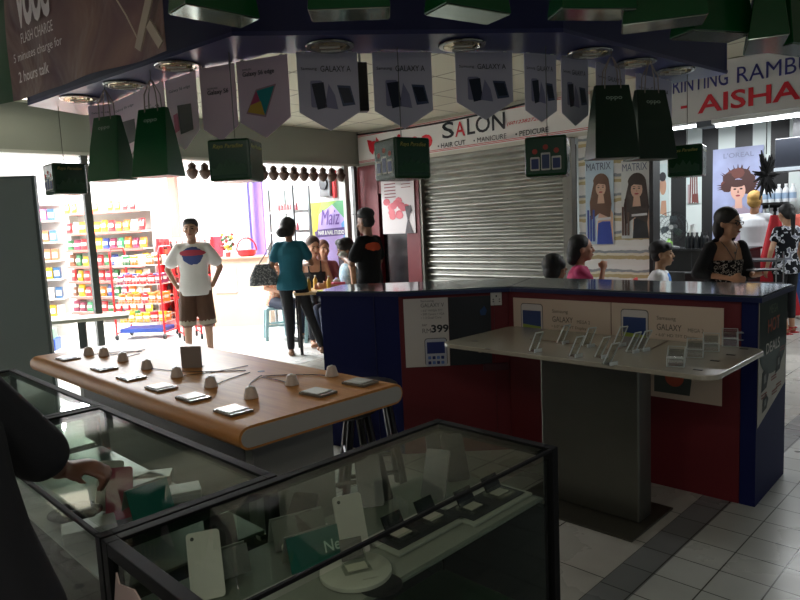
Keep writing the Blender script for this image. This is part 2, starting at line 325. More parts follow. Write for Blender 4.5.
# posters of the counter
SKYP=[mat('22386a',.5),mat('8a9a3a',.5),mat('2c5a48',.5),mat('55749a',.5)]
PAPER=mat('c9b5a0',.6); PAPERW=mat('cfcac4',.6); THIN=mat('4a4340',.7)
def galaxy(p,q,u0,z0,w,h,label,lines,phone='left'):
    o,r,l=face_frame(p,q); n=Vector((math.sin(r),-math.cos(r),0)); d=Vector((math.cos(r),math.sin(r),0))
    t=thing('poster',label,'poster',o+d*u0+n*.004,r)
    m=MB(); m.bx(0,w,-.001,.002,z0,z0+h); m.build('sheet',PAPER,t)
    if phone=='left':
        m=MB(); x0=.06;pw=.15;ph=.29;zt=z0+h-.035
        m.flat(rrect(x0-.004,x0+pw+.004,zt-ph-.004,zt+.004,.02),-.0015,.001,0); m.flat(rrect(x0,x0+pw,zt-ph,zt,.018),-.0025,.001,1)
        xs0,xs1,zb,zz=x0+.01,x0+pw-.01,zt-ph+.035,zt-.04
        H=zz-zb
        m.flat([(xs0,zb),(xs1,zb),(xs1,zb+H*.3),(xs0,zb+H*.3)],-.0035,.001,4); m.flat([(xs0,zb+H*.3),(xs1,zb+H*.3),(xs1,zb+H*.55),(xs0,zb+H*.6)],-.0035,.001,3); m.flat([(xs0,zb+H*.6),(xs1,zb+H*.55),(xs1,zz),(xs0,zz)],-.0035,.001,2)
        m.build('phone_picture',[THIN,mat('c8c2bc',.4),SKYP[0],SKYP[1],SKYP[2]],t)
    for s,x,z,hh,ww,b in lines: text(s,ww,hh,mat('554c48',.7),t,(x,-.001,z0+z),bold=b)
    return t
L1=[('Samsung',.29,.215,.026,.115,0),('GALAXY',.29,.165,.034,.15,.004),('MEGA 2',.455,.165,.02,.09,0),('• 6.0" HD TFT Display',.285,.125,.022,.25,0),('• 8MP Camera + 2.1MP',.285,.09,.022,.27,0),('• 1.5GHz Quad Core Processor',.285,.055,.022,.33,0)]
galaxy(C_,D_,.045,CT-.372,.655,.30,'tan phone poster on the long counter, the left one beside the power socket',[(s,x-.01,z+.0,h,w*.92,b) for s,x,z,h,w,b in L1])
galaxy(C_,D_,.705,CT-.372,.60,.30,'tan phone poster on the long counter, the right one by the bare red panel',[(s,x-.03,z,h,w*.88,b) for s,x,z,h,w,b in L1])
# lower posters under the white table
o,r,l=face_frame(C_,D_)
dC=Vector((math.cos(r),math.sin(r),0)); nC=Vector((math.sin(r),-math.cos(r),0))
t=thing('poster','pale poster low on the long counter below the right end of the white table','poster',o+dC*.70+nC*.004,r)
m=MB(); m.bx(0,.60,-.001,.002,.50,.72); m.build('sheet',PAPER,t)
m=MB(); m.flat([(.25,.53),(.44,.53),(.46,.72),(.25,.72)],-.002,.001,0); m.flat(ov(.36,.62,.05,.05),-.003,.001,1); m.flat(ov(.33,.64,.03,.02),-.004,.001,2); m.build('printed_picture',[mat('4a5048',.6),mat('b5543a',.6),mat('c9a040',.6)],t)
t=thing('poster','small pale notice low on the long counter at the inner corner under the white table','poster',o+dC*.03+nC*.004,r)
m=MB(); m.bx(0,.20,-.001,.002,.655,.735); m.build('sheet',PAPER,t)
# RM399 poster on the middle section, black half at right
t=thing('poster','white price poster RM399 with a phone picture on the red counter section','poster',(B_.x+.03,B_.y-.004,0),0)
m=MB(); m.bx(0,.285,-.001,.002,CT-.50,CT-.055); m.build('sheet',PAPERW,t)
for s,x,z,h,w,b in (('Samsung',.11,.998,.017,.085,0),('GALAXY V',.11,.967,.026,.15,.004),('• 4.0" WVGA TFT',.11,.938,.015,.14,0),('• 3MP Camera + VGA',.11,.915,.015,.15,0),('• 1.2 Dual Core',.11,.892,.015,.13,0),('RRP',.115,.845,.014,.03,.01),('RM',.115,.80,.03,.055,.005)): text(s,w,h,mat('6b6766',.7),t,(x,-.001,z),bold=b)
text('399',.112,.052,mat('26282e',.6),t,(.172,-.001,.80),bold=.03)
m=MB(); m.flat(rrect(.125,.27,.585,.765,.018),-.002,.001,0); m.flat(rrect(.129,.266,.582,.761,.016),-.003,.001,1); m.flat([(.14,.665),(.255,.665),(.255,.74),(.14,.74)],-.004,.001,2)
for i in range(4):
    for j in range(2): m.flat(rrect(.145+i*.028,.165+i*.028,.595+j*.033,.615+j*.033,.004),-.004,.001,2+(i+j)%2)
m.build('phone_picture',[THIN,mat('b9bcc8',.4),mat('1c2c70',.5),mat('5b78b8',.5)],t)
t=thing('poster','dark blank poster beside the RM399 price poster','poster',(B_.x+.318,B_.y-.004,0),0)
m=MB(); m.bx(0,.27,-.001,.002,CT-.50,CT-.055); m.build('sheet',mat('15181c',.35),t)
m=MB(); m.flat([(.20,.93),(.23,.96),(.245,.93),(.235,.90),(.205,.90)],-.002,.001); m.build('printed_mark',mat('163c6a',.5),t)
# HOT DEALS poster on the blue end
o,r,l=face_frame(D_,E_)
t=thing('poster','long HOT DEALS poster with green top and phone pictures on the blue counter end','poster',Vector(o)+Vector((math.sin(r),-math.cos(r),0))*.004,r)
m=MB(); m.mi=0; m.flat([(.01,.41),(.53,.54),(.54,1.04),(.01,1.04)],-.001,.003,0)
m.flat([(.01,1.04)]+[(.27+.26*math.cos(e),.80+.14*math.sin(e)*1.1) for e in [PI+PI*i/14 for i in range(15)]]+[(.54,1.04)],-.003,.001,1)
m.flat([(.01,.80),(.53,.80),(.54,1.04),(.01,1.04)],-.003,.001,1)
for x,z,w,h in ((.06,.58,.13,.12),(.32,.63,.12,.11),(.08,.47,.11,.09)):
    m.flat([(x,z),(x+w*.7,z+.01),(x+w,z+h*.6),(x+w*.6,z+h),(x+w*.1,z+h*.8)],-.003,.001,2); m.flat([(x+w*.3,z+h*.3),(x+w*.6,z+h*.35),(x+w*.6,z+h*.7),(x+w*.3,z+h*.65)],-.004,.001,3)
for x,z in ((.24,.62),(.26,.54),(.06,.56),(.34,.56),(.40,.75)):
    for k in range(2): m.flat([(x,z-k*.015),(x+.1,z-k*.015),(x+.1,z-k*.015+.006),(x,z-k*.015+.006)],-.003,.001,4)
m.build('sheet',[mat('b9b4a8',.6),mat('173222',.5),mat('2c302c',.6),mat('7a7d78',.6),mat('8a4a40',.6)],t)
text('MEGA',.16,.045,mat('6a7a60',.6),t,(.17,-.004,.965),bold=.01); text('HOT',.22,.07,mat('a04a28',.6),t,(.15,-.004,.87),bold=.01); text('DEALS',.26,.055,mat('c8c6bc',.6),t,(.12,-.004,.765),bold=.01)
# things lying on the counter
# ================================================================== canopy above
CZ=2.4
I=[(-2.42,4.53),(-.72,3.17),(.86,3.36),(2.25,4.54)]; OU=[(-2.24,4.98),(-.62,3.50),(.75,3.74),(1.97,4.80)]
t=thing('kiosk_canopy','dark blue angled canopy with downlights, built over the phone kiosk','canopy',(0,0,0))
m=MB(); m.poly(I+OU[::-1],CZ,CZ+.02); m.build('soffit',mat('272d62',.3),t)
m=MB()
for i in range(3):
    a=Vector(I[i]);b=Vector(I[i+1]);n=(b-a).normalized();n=Vector((-n.y,n.x))*.03
    m.poly([tuple(a),tuple(b),tuple(b+n),tuple(a+n)],CZ+.0201,CEIL-.02)
m.build('inner_fascia',mat('0a1148',.5),t)
m=MB()
for i in range(3):
    a=Vector(OU[i]);b=Vector(OU[i+1]);n=(b-a).normalized();n=Vector((n.y,-n.x))*.03
    m.poly([tuple(a),tuple(b),tuple(b+n),tuple(a+n)],CZ+.0201,CZ+.12)
m.build('outer_fascia',mat('0f1748',.5),t)
m=MB(); m.poly([I[3],OU[3],(OU[3][0]-.02,OU[3][1]-.02),(I[3][0]-.02,I[3][1]-.02)],CZ+.0201,CEIL-.02); m.poly([I[0],OU[0],(OU[0][0]+.02,OU[0][1]-.02),(I[0][0]+.02,I[0][1]-.02)],CZ+.0201,CZ+.12); m.build('end_cap',mat('0f1a55',.5),t)
# recessed downlights
V_=Vector
def downlight(label,x,y):
    t=thing('downlight',label,'downlight',(x,y,CZ),0,'round recessed downlights in the canopy')
    m=MB(); m.lathe([(.095,-.001),(.118,-.001),(.122,-.006),(.118,-.012),(.098,-.012),(.095,-.001)],n=28); m.build('trim_ring',mat('a0a09c',.25,.9),t,True)
    m=MB(); rnd=random.Random(4); rs=[]
    for k,r in enumerate((.095,.075,.055,.035,.012)): rs.append([V_((r*math.cos(2*PI*i/16+.2*k),r*math.sin(2*PI*i/16+.2*k),-.003-rnd.random()*.012)) for i in range(16)])
    m.loft(rs); m.build('reflector',mat('c8b890',.12,.95),t)
    m=MB(); 
    for k in (-1,1): m.cyl((-.05,.03*k,-.019),(.05,.03*k,-.019),.005,n=8)
    m.build('lamp_tubes',mat('e8e4da',.3),t)
DL=[(80,98,'at the far left end of the canopy'),(125,84,'third from the bend on the left wing, behind the green bags'),(178,65,'on the left wing nearest the purple banner tip'),(330,45,'left one of the two on the middle section'),(462,44,'right one of the two on the middle section'),(590,52,'at the right bend of the canopy'),(635,62,'middle of the three on the right wing'),(675,70,'outermost on the right wing')]
for x,y,n in DL: p=G(x,y,CZ); downlight('round recessed downlight '+n,p.x,p.y)
# pentagon flags hung from the canopy's outer edge
FM=[mat('ead2dc',.55),mat('cfcad8',.55)]; PH=[mat('1d2438',.3),mat('45506e',.35),mat('14161c',.3),mat('8f8ca8',.5)]
def flag(label,x0,y0,x1,yb,kind,grp):
    """hung at the canopy edge: px of its left/right edges give its place on the canopy line"""
    p=G(x0,y0[0],CZ-.01); q=G(x1,y0[1],CZ-.01); d=(q-p); w=math.hypot(d.x,d.y); r=math.atan2(d.y,d.x)
    t=thing('pennant',label,'pennant',(p.x,p.y,0),r,grp)
    mid=(p+q)/2; z1=CZ-.005; z0=D((x0+x1)/2,yb,mid.y).z; pt=w*.30
    m=MB(); m.flat([(0,z0+pt),(w/2,z0),(w,z0+pt),(w,z1),(0,z1)],0,.003); m.build('card',FM[0 if kind in('s6','edge','dark') else 1],t)
    h=z1-z0; pc=(w/2,z0+h*.42); K=[PH[0],PH[1],PH[2],PH[3],mat('2f9a9a',.3),mat('c2557a',.3),mat('d8b24a',.3),mat('b98e98',.4)]
    if kind=='a':
        m=MB(); 
        m.flat(rrect(w*.20,w*.40,z0+h*.30,z0+h*.64,.01),-.002,.001,3); m.flat([(w*.22,z0+h*.60),(w*.42,z0+h*.62),(w*.46,z0+h*.30),(w*.30,z0+h*.27)],-.003,.001,0)
        m.flat([(w*.50,z0+h*.60),(w*.60,z0+h*.45),(w*.64,z0+h*.27),(w*.42,z0+h*.30)],-.003,.001,3)
        m.flat([(w*.64,z0+h*.58),(w*.86,z0+h*.57),(w*.93,z0+h*.33),(w*.72,z0+h*.31)],-.003,.001,1); m.flat([(w*.66,z0+h*.55),(w*.84,z0+h*.54),(w*.90,z0+h*.36),(w*.74,z0+h*.35)],-.004,.001,0)
        m.build('phone_picture',K,t)
        text('Samsung',w*.26,h*.05,INK,t,(w*.06,-.001,z1-h*.24)); text('GALAXY A',w*.5,h*.075,INK,t,(w*.38,-.001,z1-h*.25))
    elif kind=='edge':
        m=MB(); R=[(w*.36,z0+h*.62),(w*.76,z0+h*.66),(w*.52,z0+h*.26),(w*.14,z0+h*.33)]
        m.flat(R,-.002,.001,7); c=sum(p_[0] for p_ in R)/4,sum(p_[1] for p_ in R)/4
        sh=lambda k:[(c[0]+(p_[0]-c[0])*k,c[1]+(p_[1]-c[1])*k) for p_ in R]
        m.flat(sh(.88),-.003,.001,4); q_=sh(.88); m.flat([q_[3],q_[0],((q_[0][0]+q_[2][0])/2,(q_[0][1]+q_[2][1])/2)],-.004,.001,5); m.flat([((q_[3][0]*2+q_[0][0])/3,(q_[3][1]*2+q_[0][1])/3),c,q_[2],q_[3]],-.0045,.001,6)
        m.build('phone_picture',K,t); text('SAMSUNG',w*.18,h*.025,INK,t,(w*.12,-.001,z1-h*.13)); text('Galaxy S6 edge',w*.62,h*.075,INK,t,(w*.12,-.001,z1-h*.22),bold=.01)
    elif kind=='s6':
        text('SAMSUNG',w*.3,h*.022,INK,t,(w*.2,-.001,z1-h*.30)); text('Galaxy S6',w*.6,h*.08,INK,t,(w*.2,-.001,z1-h*.39),bold=.01)
    elif kind=='dark':
        m=MB(); m.flat([(w*.35,z0+h*.62),(w*.8,z0+h*.60),(w*.82,z0+h*.25),(w*.4,z0+h*.22)],-.002,.001,2); m.flat([(w*.2,z0+h*.5),(w*.35,z0+h*.52),(w*.38,z0+h*.28),(w*.22,z0+h*.25)],-.003,.001,5); m.build('phone_picture',K,t); text('Galaxy S6 edge',w*.7,h*.05,INK,t,(w*.12,-.001,z1-h*.2))
    m=MB(); 
    for x in (w*.12,w*.88): m.bx(x-.01,x+.01,-.001,.006,z1-.002,z1+.004)
    m.build('tape_tab',WHITE,t)
FL=[((88,109),(107,104),115,150,'dark','pinkish pointed pennant with a phone picture, leftmost, behind the green gift bags'),
    ((112,104),(104,92),138,158,'dark','pinkish pointed pennant seen between the two left green gift bags'),
    ((138,0),(92,82),163,150,'s6','pale pink pointed pennant half hidden behind the second green gift bag'),
    ((165,0),(82,72),195,150,'dark','pink pointed pennant with a dark phone picture, right of the green gift bags'),
    ((199,0),(70,64),234,141,'s6','pink pointed pennant with lettering only, above the dark green cube'),
    ((236,0),(63,55),287,138,'edge','pink pointed pennant with a colourful tilted phone'),
    ((296,0),(53,53),357,131,'a','grey lilac pennant under the canopy, right beside the colourful phone pennant'),
    ((372,0),(53,53),431,129,'a','grey lilac pennant above the green cube by the salon banner'),
    ((455,0),(53,53),512,120,'a','grey lilac pennant over the word SALON'),
    ((524,0),(54,56),556,122,'a','narrow grey lilac pennant above the cube in front of the shutter edge'),
    ((561,0),(57,61),588,126,'a','grey lilac pennant just left of the right hand gift bags'),
    ((596,0),(63,70),625,128,'a','grey lilac pennant behind the larger gift bag on the right'),
    ((636,0),(74,82),672,138,'a','rightmost grey lilac pennant, next to the curling hair sign')]
for (x0,_),y0,x1,yb,k,lab in FL:
    flag(lab,x0,y0,x1,yb,k,'pointed pennants hung from the canopy edge')
# ------------------------------------------------------------------ hanging gift bags
def bag_proto(w,h,d,mt,name='gift_bag',logo=True,handle=.15):
    t=thing(name,'',"bag")
    m=MB(); tw=.03
    rs=[[(-w/2,-d/2,0),(w/2,-d/2,0),(w/2,d/2,0),(-w/2,d/2,0)],[(-w*.44,-d*.30,h*.55),(w*.44,-d*.30,h*.55),(w*.44,d*.30,h*.55),(-w*.44,d*.30,h*.55)],[(-w*.37,-tw/2,h),(w*.37,-tw/2,h),(w*.37,tw/2,h),(-w*.37,tw/2,h)]]
    m.loft([[Vector(p) for p in r] for r in rs]); m.build('bag_body',mt,t,bevel=.003)
    m=MB()
    for y in (-tw/2-.002,tw/2+.002):
        m.tube([(-w*.18,y,h-.02),(-w*.16,y,h+handle*.5),(-w*.03,0,h+handle),(w*.03,0,h+handle),(w*.16,y,h+handle*.5),(w*.18,y,h-.02)],.0035)
    m.build('handle',mat('a89890',.7),t)
    if logo:
        sl=math.atan2(d*.30-tw/2,h*.45); R=Matrix.Rotation(-sl*1.0,3,'X')
        text('oppo',w*.36,h*.06,mat('b8ccba',.5),t,(-w*.18,-d*.30*.47-tw*.27-.003,h*.78),R=R,bold=.004,name='logo')
    return t
bagL=bag_proto(.25,.37,.15,mat('0f5a2e',.3,noise=.08,scale=4))
def place_first(o,label,loc,rz,grp=None):
    o.location=loc;o.rotation_euler=(0,0,rz);o['label']=label
    if grp:o['group']=grp
    return o
g1='green gift bags hung from the canopy soffit'
p=D(113,181,3.95); place_first(bagL,'green gift bag hung at left under the canopy, the outer one of two',(p.x,p.y,p.z),-.42,g1)
p=D(159,177,3.72); again(bagL,'green gift bag hung at left under the canopy, the one nearer the pennants',(p.x,p.y,p.z),-.38)
bagR=bag_proto(.26,.40,.16,mat('0a2b19',.35,noise=.08,scale=4))
p=D(612,159,3.75); place_first(bagR,'dark green gift bag hung above the hair posters, the left one of two',(p.x,p.y,p.z),.12,g1)
p=D(650,160,3.95); again(bagR,'dark green gift bag hung above the hair posters, the right one of two',(p.x,p.y,p.z),.28)
# foreground row, upper part outside the frame: their cords run up to the ceiling
def cord(parent,z0,z1,x=0,y=0,r=.0025):
    m=MB(); m.cyl((x,y,z0),(x,y,z1),r,n=5); m.build('cord',mat('6a6a66',.6),parent)
g2='green gift bags hung in the foreground row'
bF_=bag_proto(.27,.34,.13,mat('0c4420',.22,noise=.1,scale=5),logo=False)
m=MB(); m.bx(-.13,.13,-.06,.06,-.004,-.001); m.build('silver_base',mat('8b9a90',.12,.8,bump=.3,scale=12),bF_)
zt=2.21; FB=[(215,16,2.3,.75,'with its silver base showing, just right of the purple banner'),(350,14,2.3,.02,'hung straight above the left middle downlight'),(468,14,2.3,.55,'hung above the right middle downlight'),(592,14,2.35,.15,'hung above the right bend of the canopy'),(663,24,2.35,-.3,'crumpled, hung where the canopy fascia ends'),(712,36,2.5,.3,'narrow dark, hung against the ceiling right of the fascia'),(765,45,2.5,1.15,'seen edge-on as a triangle against the cream ceiling'),(797,50,2.6,.5,'cut by the top right corner of the picture')]
for i,(x,y,Y,rz,n) in enumerate(FB):
    p=D(x,y,Y); q=place_first(bF_,'',p,rz,g2) if i==0 else again(bF_,'',p,rz)
    q['label']='green gift bag '+n
for q in [o for o in C.objects if o.get('group')==g2]: cord(q,.34+.15,CEIL-q.location.z)
for q in [o for o in C.objects if o.get('group')==g1]: cord(q,(.37 if q.location.x<0 else .40)+.145,CZ-q.location.z)
# promo cubes
def cube_proto(mt):
    t=thing('cube_lantern','','hanging cube'); w=.215
    m=MB(); m.bx(-w/2,w/2,-w/2,w/2,0,w*.96); m.build('cube_body',mt,t,bevel=.012)
    text('Raya Paradise',w*.72,w*.12,mat('b0aa4c',.5),t,(-w*.36,-w/2-.001,w*.72),shear=.3)
    text('Raya Paradise',w*.72,w*.12,mat('b0aa4c',.5),t,(w/2+.001,-w*.36,w*.72),shear=.3,R=Matrix.Rotation(PI/2,3,'Z'))
    m=MB(); m.flat([(-.09,.03),(.09,.03),(.09,.07),(.06,.085),(.045,.07),(.03,.10),(.01,.075),(-.01,.11),(-.03,.075),(-.05,.09),(-.07,.06),(-.09,.065)],-w/2-.002,.0015); m.build('printed_skyline',mat('1c4a2a',.5),t)
    m=MB(); m.X=Matrix.Rotation(-PI/2,4,'Z')
    for i,x in enumerate((-.055,0,.055)): m.flat(rrect(x-.024,x+.024,.03,.10+(.02 if i==1 else 0),.005),-w/2-.002,.0015,0); m.flat(rrect(x-.019,x+.019,.038,.09+(.02 if i==1 else 0),.003),-w/2-.003,.0015,1+i%2); m.flat(ov(x,.128+(.02 if i==1 else 0),.014,.014,10),-w/2-.002,.0015,3)
    m.build('printed_phones',[mat('c8c6bc',.5),mat('2a3a6a',.5),mat('35456a',.5),mat('b04030',.5)],t)
    return t
cb=cube_proto(mat('14401f',.25,noise=.1,scale=5)); g3='green promotional cubes hung on cords'
CU=[(67,195,4.6,.75,'hung farthest left beside the grey panel, seen dark against the mart'),(238,182,3.45,-.12,'hung under the pennant with the colourful phone'),(403,180,3.5,.55,'hung in front of the salon banner, left of the shutter'),(548,177,3.6,1.25,'hung in front of the right side of the shutter'),(687,177,4.5,-.55,'hung at right in front of the salon poster')]
for i,(x,y,Y,rz,n) in enumerate(CU):
    p=D(x,y,Y); q=place_first(cb,'',p,rz,g3) if i==0 else again(cb,'',p,rz); q['label']='dark green promotional cube '+n
for q in [o for o in C.objects if o.get('group')==g3]: cord(q,.2,(CZ if q.location.x<2.4 else CEIL)-q.location.z)
# ------------------------------------------------------------------ purple charging banner
p0=D(12,100,3.25); p1=D(166,52,2.5); d=p1-p0; r=math.atan2(d.y,d.x); w=math.hypot(d.x,d.y); zb=(p0.z+p1.z)/2
t=thing('promo_banner','wrinkled purple brown flash charging banner with green left strip, hung at top left','banner',(p0.x,p0.y,zb),r)
def wrinkle():
    mt,nt,b,co=nodemat('wrinkled_vinyl',.38,.4); L=nt.links.new
    n=N(nt,'ShaderNodeTexNoise'); n.inputs['Scale'].default_value=2.2; n.inputs['Detail'].default_value=3; n.inputs['Distortion'].default_value=1.5; L(co,n.inputs['Vector'])
    rp=N(nt,'ShaderNodeValToRGB'); e=rp.color_ramp.elements; e[0].position=.3; e[0].color=(*lin('5d4150'),1); e[1].position=.7; e[1].color=(*lin('8f6f68'),1); L(n.outputs[0],rp.inputs[0]); L(rp.outputs[0],b.inputs['Base Color'])
    bp=N(nt,'ShaderNodeBump'); bp.inputs['Strength'].default_value=.7; bp.inputs['Distance'].default_value=.05; L(n.outputs[0],bp.inputs['Height']); L(bp.outputs[0],b.inputs['Normal']); return mt
def cloth(x0,x1,z0,z1,nx,nz,mt,name,par,amp=.012):
    m=MB(); f=lambda x,z: amp*math.sin(7*x+4*z)+amp*.6*math.sin(13*x-9*z+1)
    vs=[];fs=[]
    for j in range(nz+1):
        for i in range(nx+1):
            x=x0+(x1-x0)*i/nx; z=z0+(z1-z0)*j/nz; vs.append((x,f(x,z),z))
    k=len(vs); vs+=[(x,y+.003,z) for x,y,z in vs]
    q=lambda i,j:j*(nx+1)+i
    for j in range(nz):
        for i in range(nx): fs.append((q(i,j),q(i+1,j),q(i+1,j+1),q(i,j+1))); fs.append((k+q(i,j),k+q(i,j+1),k+q(i+1,j+1),k+q(i+1,j)))
    m._a(vs,fs); m.build(name,mt,par,True)
cloth(0,w,0,.62,40,16,wrinkle(),'banner_sheet',t); cloth(-.75,-.0001,0,.62,20,10,mat('12482a',.4),'green_strip',t)
TX=mat('e8dcde',.5)
def bt(s,px,py,px2,hh,bold=0,shear=0):   # text set by where its baseline lies on the banner
    def on(x,y):
        dd=ray(x,y); n=Vector((math.sin(r),-math.cos(r),0)); k=(Vector((p0.x,p0.y,CH))-O).dot(n)/dd.dot(n); q=O+dd*k
        return (q-Vector((p0.x,p0.y,0))).dot(Vector((math.cos(r),math.sin(r),0))),q.z-zb
    a=on(px,py); b=on(px2,py); text(s,b[0]-a[0],hh,TX,t,(a[0],-.022,a[1]),bold=bold,shear=shear)
bt('2 hours talk',25,84,56,.048,.012); bt('5 minutes charge for',20,67,70,.050,.012); bt('FLASH CHARGE',27,45,60,.045); bt('VOOC',24,31,58,.20,.06,.12)
text('oppo',.14,.05,mat('9fb8a4',.5),t,(-.22,-.022,.30),name='logo')
m=MB(); m.X=Matrix.Translation((w-.05,-.014,.17))@Matrix.Rotation(.55,4,'Y'); m.bx(-.02,.02,-.012,-.006,-.17,.17); m.X=Matrix.Translation((w-.035,-.014,.07))@Matrix.Rotation(-.65,4,'Y'); m.bx(-.018,.018,-.012,-.006,-.07,.04); m.build('packing_tape',mat('b0a090',.4),t)
m=MB(); m.tube([(w-.36,-.02,.44),(w-.28,-.018,.26),(w-.20,-.02,.16),(w-.13,-.02,.05)],.003); m.build('tie_string',mat('c9b9a8',.6),t)
m=MB(); m.tube([(w-.03+.012*math.cos(a),-.018,.05+.012*math.sin(a)) for a in [2*PI*i/12 for i in range(13)]],.004); m.build('grommet',mat('4a3c28',.3,.8),t)
m=MB()
for x in (-.6,.1,w-.04): m.cyl((x,0,.60),(x,0,CEIL-zb),.003,n=5)
m.build('hanging_cord',mat('6a6a66',.6),t)
# ceiling lights and ceiling clutter
t=thing('ceiling_light','small lit square ceiling light above the left tip of the canopy','ceiling light',tuple(G(18,94,CEIL-.03)),.5)
m=MB(); m.bx(-.27,.27,-.27,.27,0,.028); m.build('light_frame',WHITE,t); m=MB(); m.bx(-.24,.24,-.24,.24,-.004,-.001); m.build('diffuser',mat('fff6e0',.5,emit=3),t)
t=thing('ceiling_light','unlit brownish square ceiling light behind the purple banner','ceiling light',tuple(G(62,80,CEIL-.03)),.5)
m=MB(); m.bx(-.24,.24,-.24,.24,0,.028); m.build('light_frame',mat('8a8474',.5),t); m=MB(); m.bx(-.2,.2,-.2,.2,-.004,-.001); m.build('diffuser',mat('6a6252',.5),t)
p=D(362,112,5.2); t=thing('column_speaker','narrow black column speaker hung between two lilac pennants','speaker',(p.x,p.y,p.z),.2)
m=MB(); m.bx(-.05,.05,-.05,.05,0,.36); m.build('cabinet',BLACK,t,bevel=.006); m=MB(); m.bx(-.04,.04,-.054,-.0505,.03,.33); m.build('grille',mat('1f1f20',.8),t); m=MB(); m.cyl((0,.0,.361),(0,.0,CEIL-p.z),.01); m.build('bracket',GREY,t)
m=MB(); q=[W(-7.15+.45*i,bM-.14,2.80-.05*math.sin(PI*i/7)) for i in range(8)]; m.tube(q,.012); tag(m.build('ceiling_cable',BLACK),'black cable sagging under the ceiling above the salon banner','cable')
# ================================================================== signs on the shop line
def at_plane(x,y,off=0): a,z=PB(x,y,bM-off); return a,z
SIGNW=mat('dcdad4',.55); REDT=mat('c4182a',.5)
a0=a_p0+.02; a1=PB(592,110,bM)[0]; zb=2.40; zt=CEIL-.02
t=thing('salon_banner','long white salon banner with red border lines stretched over the roller shutter','banner',W(a0,bM-.04),RZ)
wB=a1-a0; m=MB(); m.bx(0,wB,0,.01,zb,zt-.03); m.build('banner_sheet',SIGNW,t)
m=MB()
for z in (zb+.015,zb+.032,zt-.062,zt-.045): m.flat([(0,z),(wB,z),(wB,z+.007),(0,z+.007)],-.002,.001)
m.build('border_lines',REDT,t)
def sx(px,py,off=.04): a,z=PB(px,py,bM-off); return a-a0,z
def sgn(s,x0,y0,x1,y1,mt,bold=0,shear=0,par=None,name='lettering',base=None):
    """x0,y0 = lower left of the word, x1,y1 = upper right, on the shop line plane"""
    A,z0=sx(x0,y0); B,z1=sx(x1,y1); _,zr=sx(x1,y0-(x1-x0)*.045); zz=z0
    hh=max(.03,z1-z0-0); text(s,B-A,hh,mt,par or t,(A,-.003,zz),bold=bold,shear=shear,name=name)
def word(s,px0,px1,zlo,zhi,mt,bold=0,shear=0,par=None,org=None):
    A=PB(px0,150,bM-.04)[0]; B=PB(px1,150,bM-.04)[0]; o=a0 if org is None else org
    text(s,B-A,zhi-zlo,mt,par or t,(A-o,-.003,zlo),bold=bold,shear=shear)
word('S',443,455,2.56,2.76,INK,.012); word('A',456,466,2.56,2.74,REDT,.012); word('LON',468,506,2.56,2.76,INK,.012)
word('imo',398,433,2.47,2.72,REDT,.045)
m=MB()
xa=PB(376,140,bM)[0]-a0
m.flat(ov(xa,2.62,.09,.07,10)+[(xa+.10,2.70),(xa+.03,2.66)],-.003,.001); m.flat([(xa-.14,2.72),(xa-.05,2.70),(xa,2.58),(xa-.03,2.50),(xa-.10,2.56)],-.004,.001); m.flat([(xa+.05,2.74),(xa+.12,2.66),(xa+.10,2.52),(xa+.03,2.54)],-.004,.001)
m.build('red_figure_logo',REDT,t)
word('(6012382723',508,541,2.585,2.635,REDT,.01,.3); word('• HAIR CUT',438,466,2.45,2.51,INK,.015); word('• MANICURE',474,507,2.45,2.51,INK,.015); word('• PEDICURE',516,549,2.45,2.51,INK,.015)
# curling hair sign
aS0=PB(640,110,bM)[0]; aS1=1.0
t2=thing('shop_sign','white shop sign with blue and red capital letters over the open salon','sign',W(aS0,bM-.06),RZ)
m=MB(); m.bx(0,aS1-aS0,0,.05,2.34,CEIL-.01); m.build('sign_board',mat('c9c9c6',.5),t2,bevel=.004)
BLT=mat('2b2b70',.5)
def w2(s,px0,px1,zl,zh,mt,bold): 
    A=PB(px0,90,bM-.06)[0]; B=PB(px1,90,bM-.06)[0]; text(s,B-A,zh-zl,mt,t2,(A-aS0,-.003,zl),bold=bold)
w2('K',664,671,2.625,2.765,BLT,.02); w2('RINTING',673,728,2.625,2.765,BLT,.01); w2('RAMBUT',737,830,2.625,2.765,BLT,.01)
w2('-',681,688,2.475,2.50,REDT,.02); w2('AISHA',698,801,2.405,2.57,REDT,.02)
# hair flyer on the red pillar
A,z1=PB(381,182,bM-.07); B,z0=PB(416,233,bM-.07)
t=thing('poster','white flyer with a coral flower haired woman on the red pillar beside the shutter','poster',W(A,bM-.075),RZ)
w=B-A; z1-=.0; m=MB(); m.bx(0,w,0,.004,z0,z1+.25); m.build('sheet',mat('c9c2c2',.6),t)
h=z1-z0; m=MB()
for i in range(5): m.flat([(w*.1,z1-.05-i*.045),(w*.45,z1-.05-i*.045),(w*.45,z1-.035-i*.045),(w*.1,z1-.035-i*.045)],-.002,.001,0)
for i in range(3): m.flat([(w*.62,z1-.02-i*.045),(w*.9,z1-.02-i*.045),(w*.9,z1-.01-i*.045),(w*.62,z1-.01-i*.045)],-.002,.001,0)
random.seed(3)
for i in range(14): m.flat(ov(w*random.uniform(.15,.75),z0+h*random.uniform(.32,.66),w*.11,h*.07,8),-.002-.0002*i,.001,1+i%2)
m.flat([(w*.72,z0+h*.5),(w*.9,z0+h*.52),(w*.93,z0+h*.42),(w*.86,z0+h*.36),(w*.82,z0+h*.25),(w*.95,z0),(w*.7,z0),(w*.78,z0+h*.25)],-.006,.001,3)
m.build('printed_picture',[mat('7a3038',.6),mat('c8606a',.6),mat('b54452',.6),mat('3a3036',.6)],t)
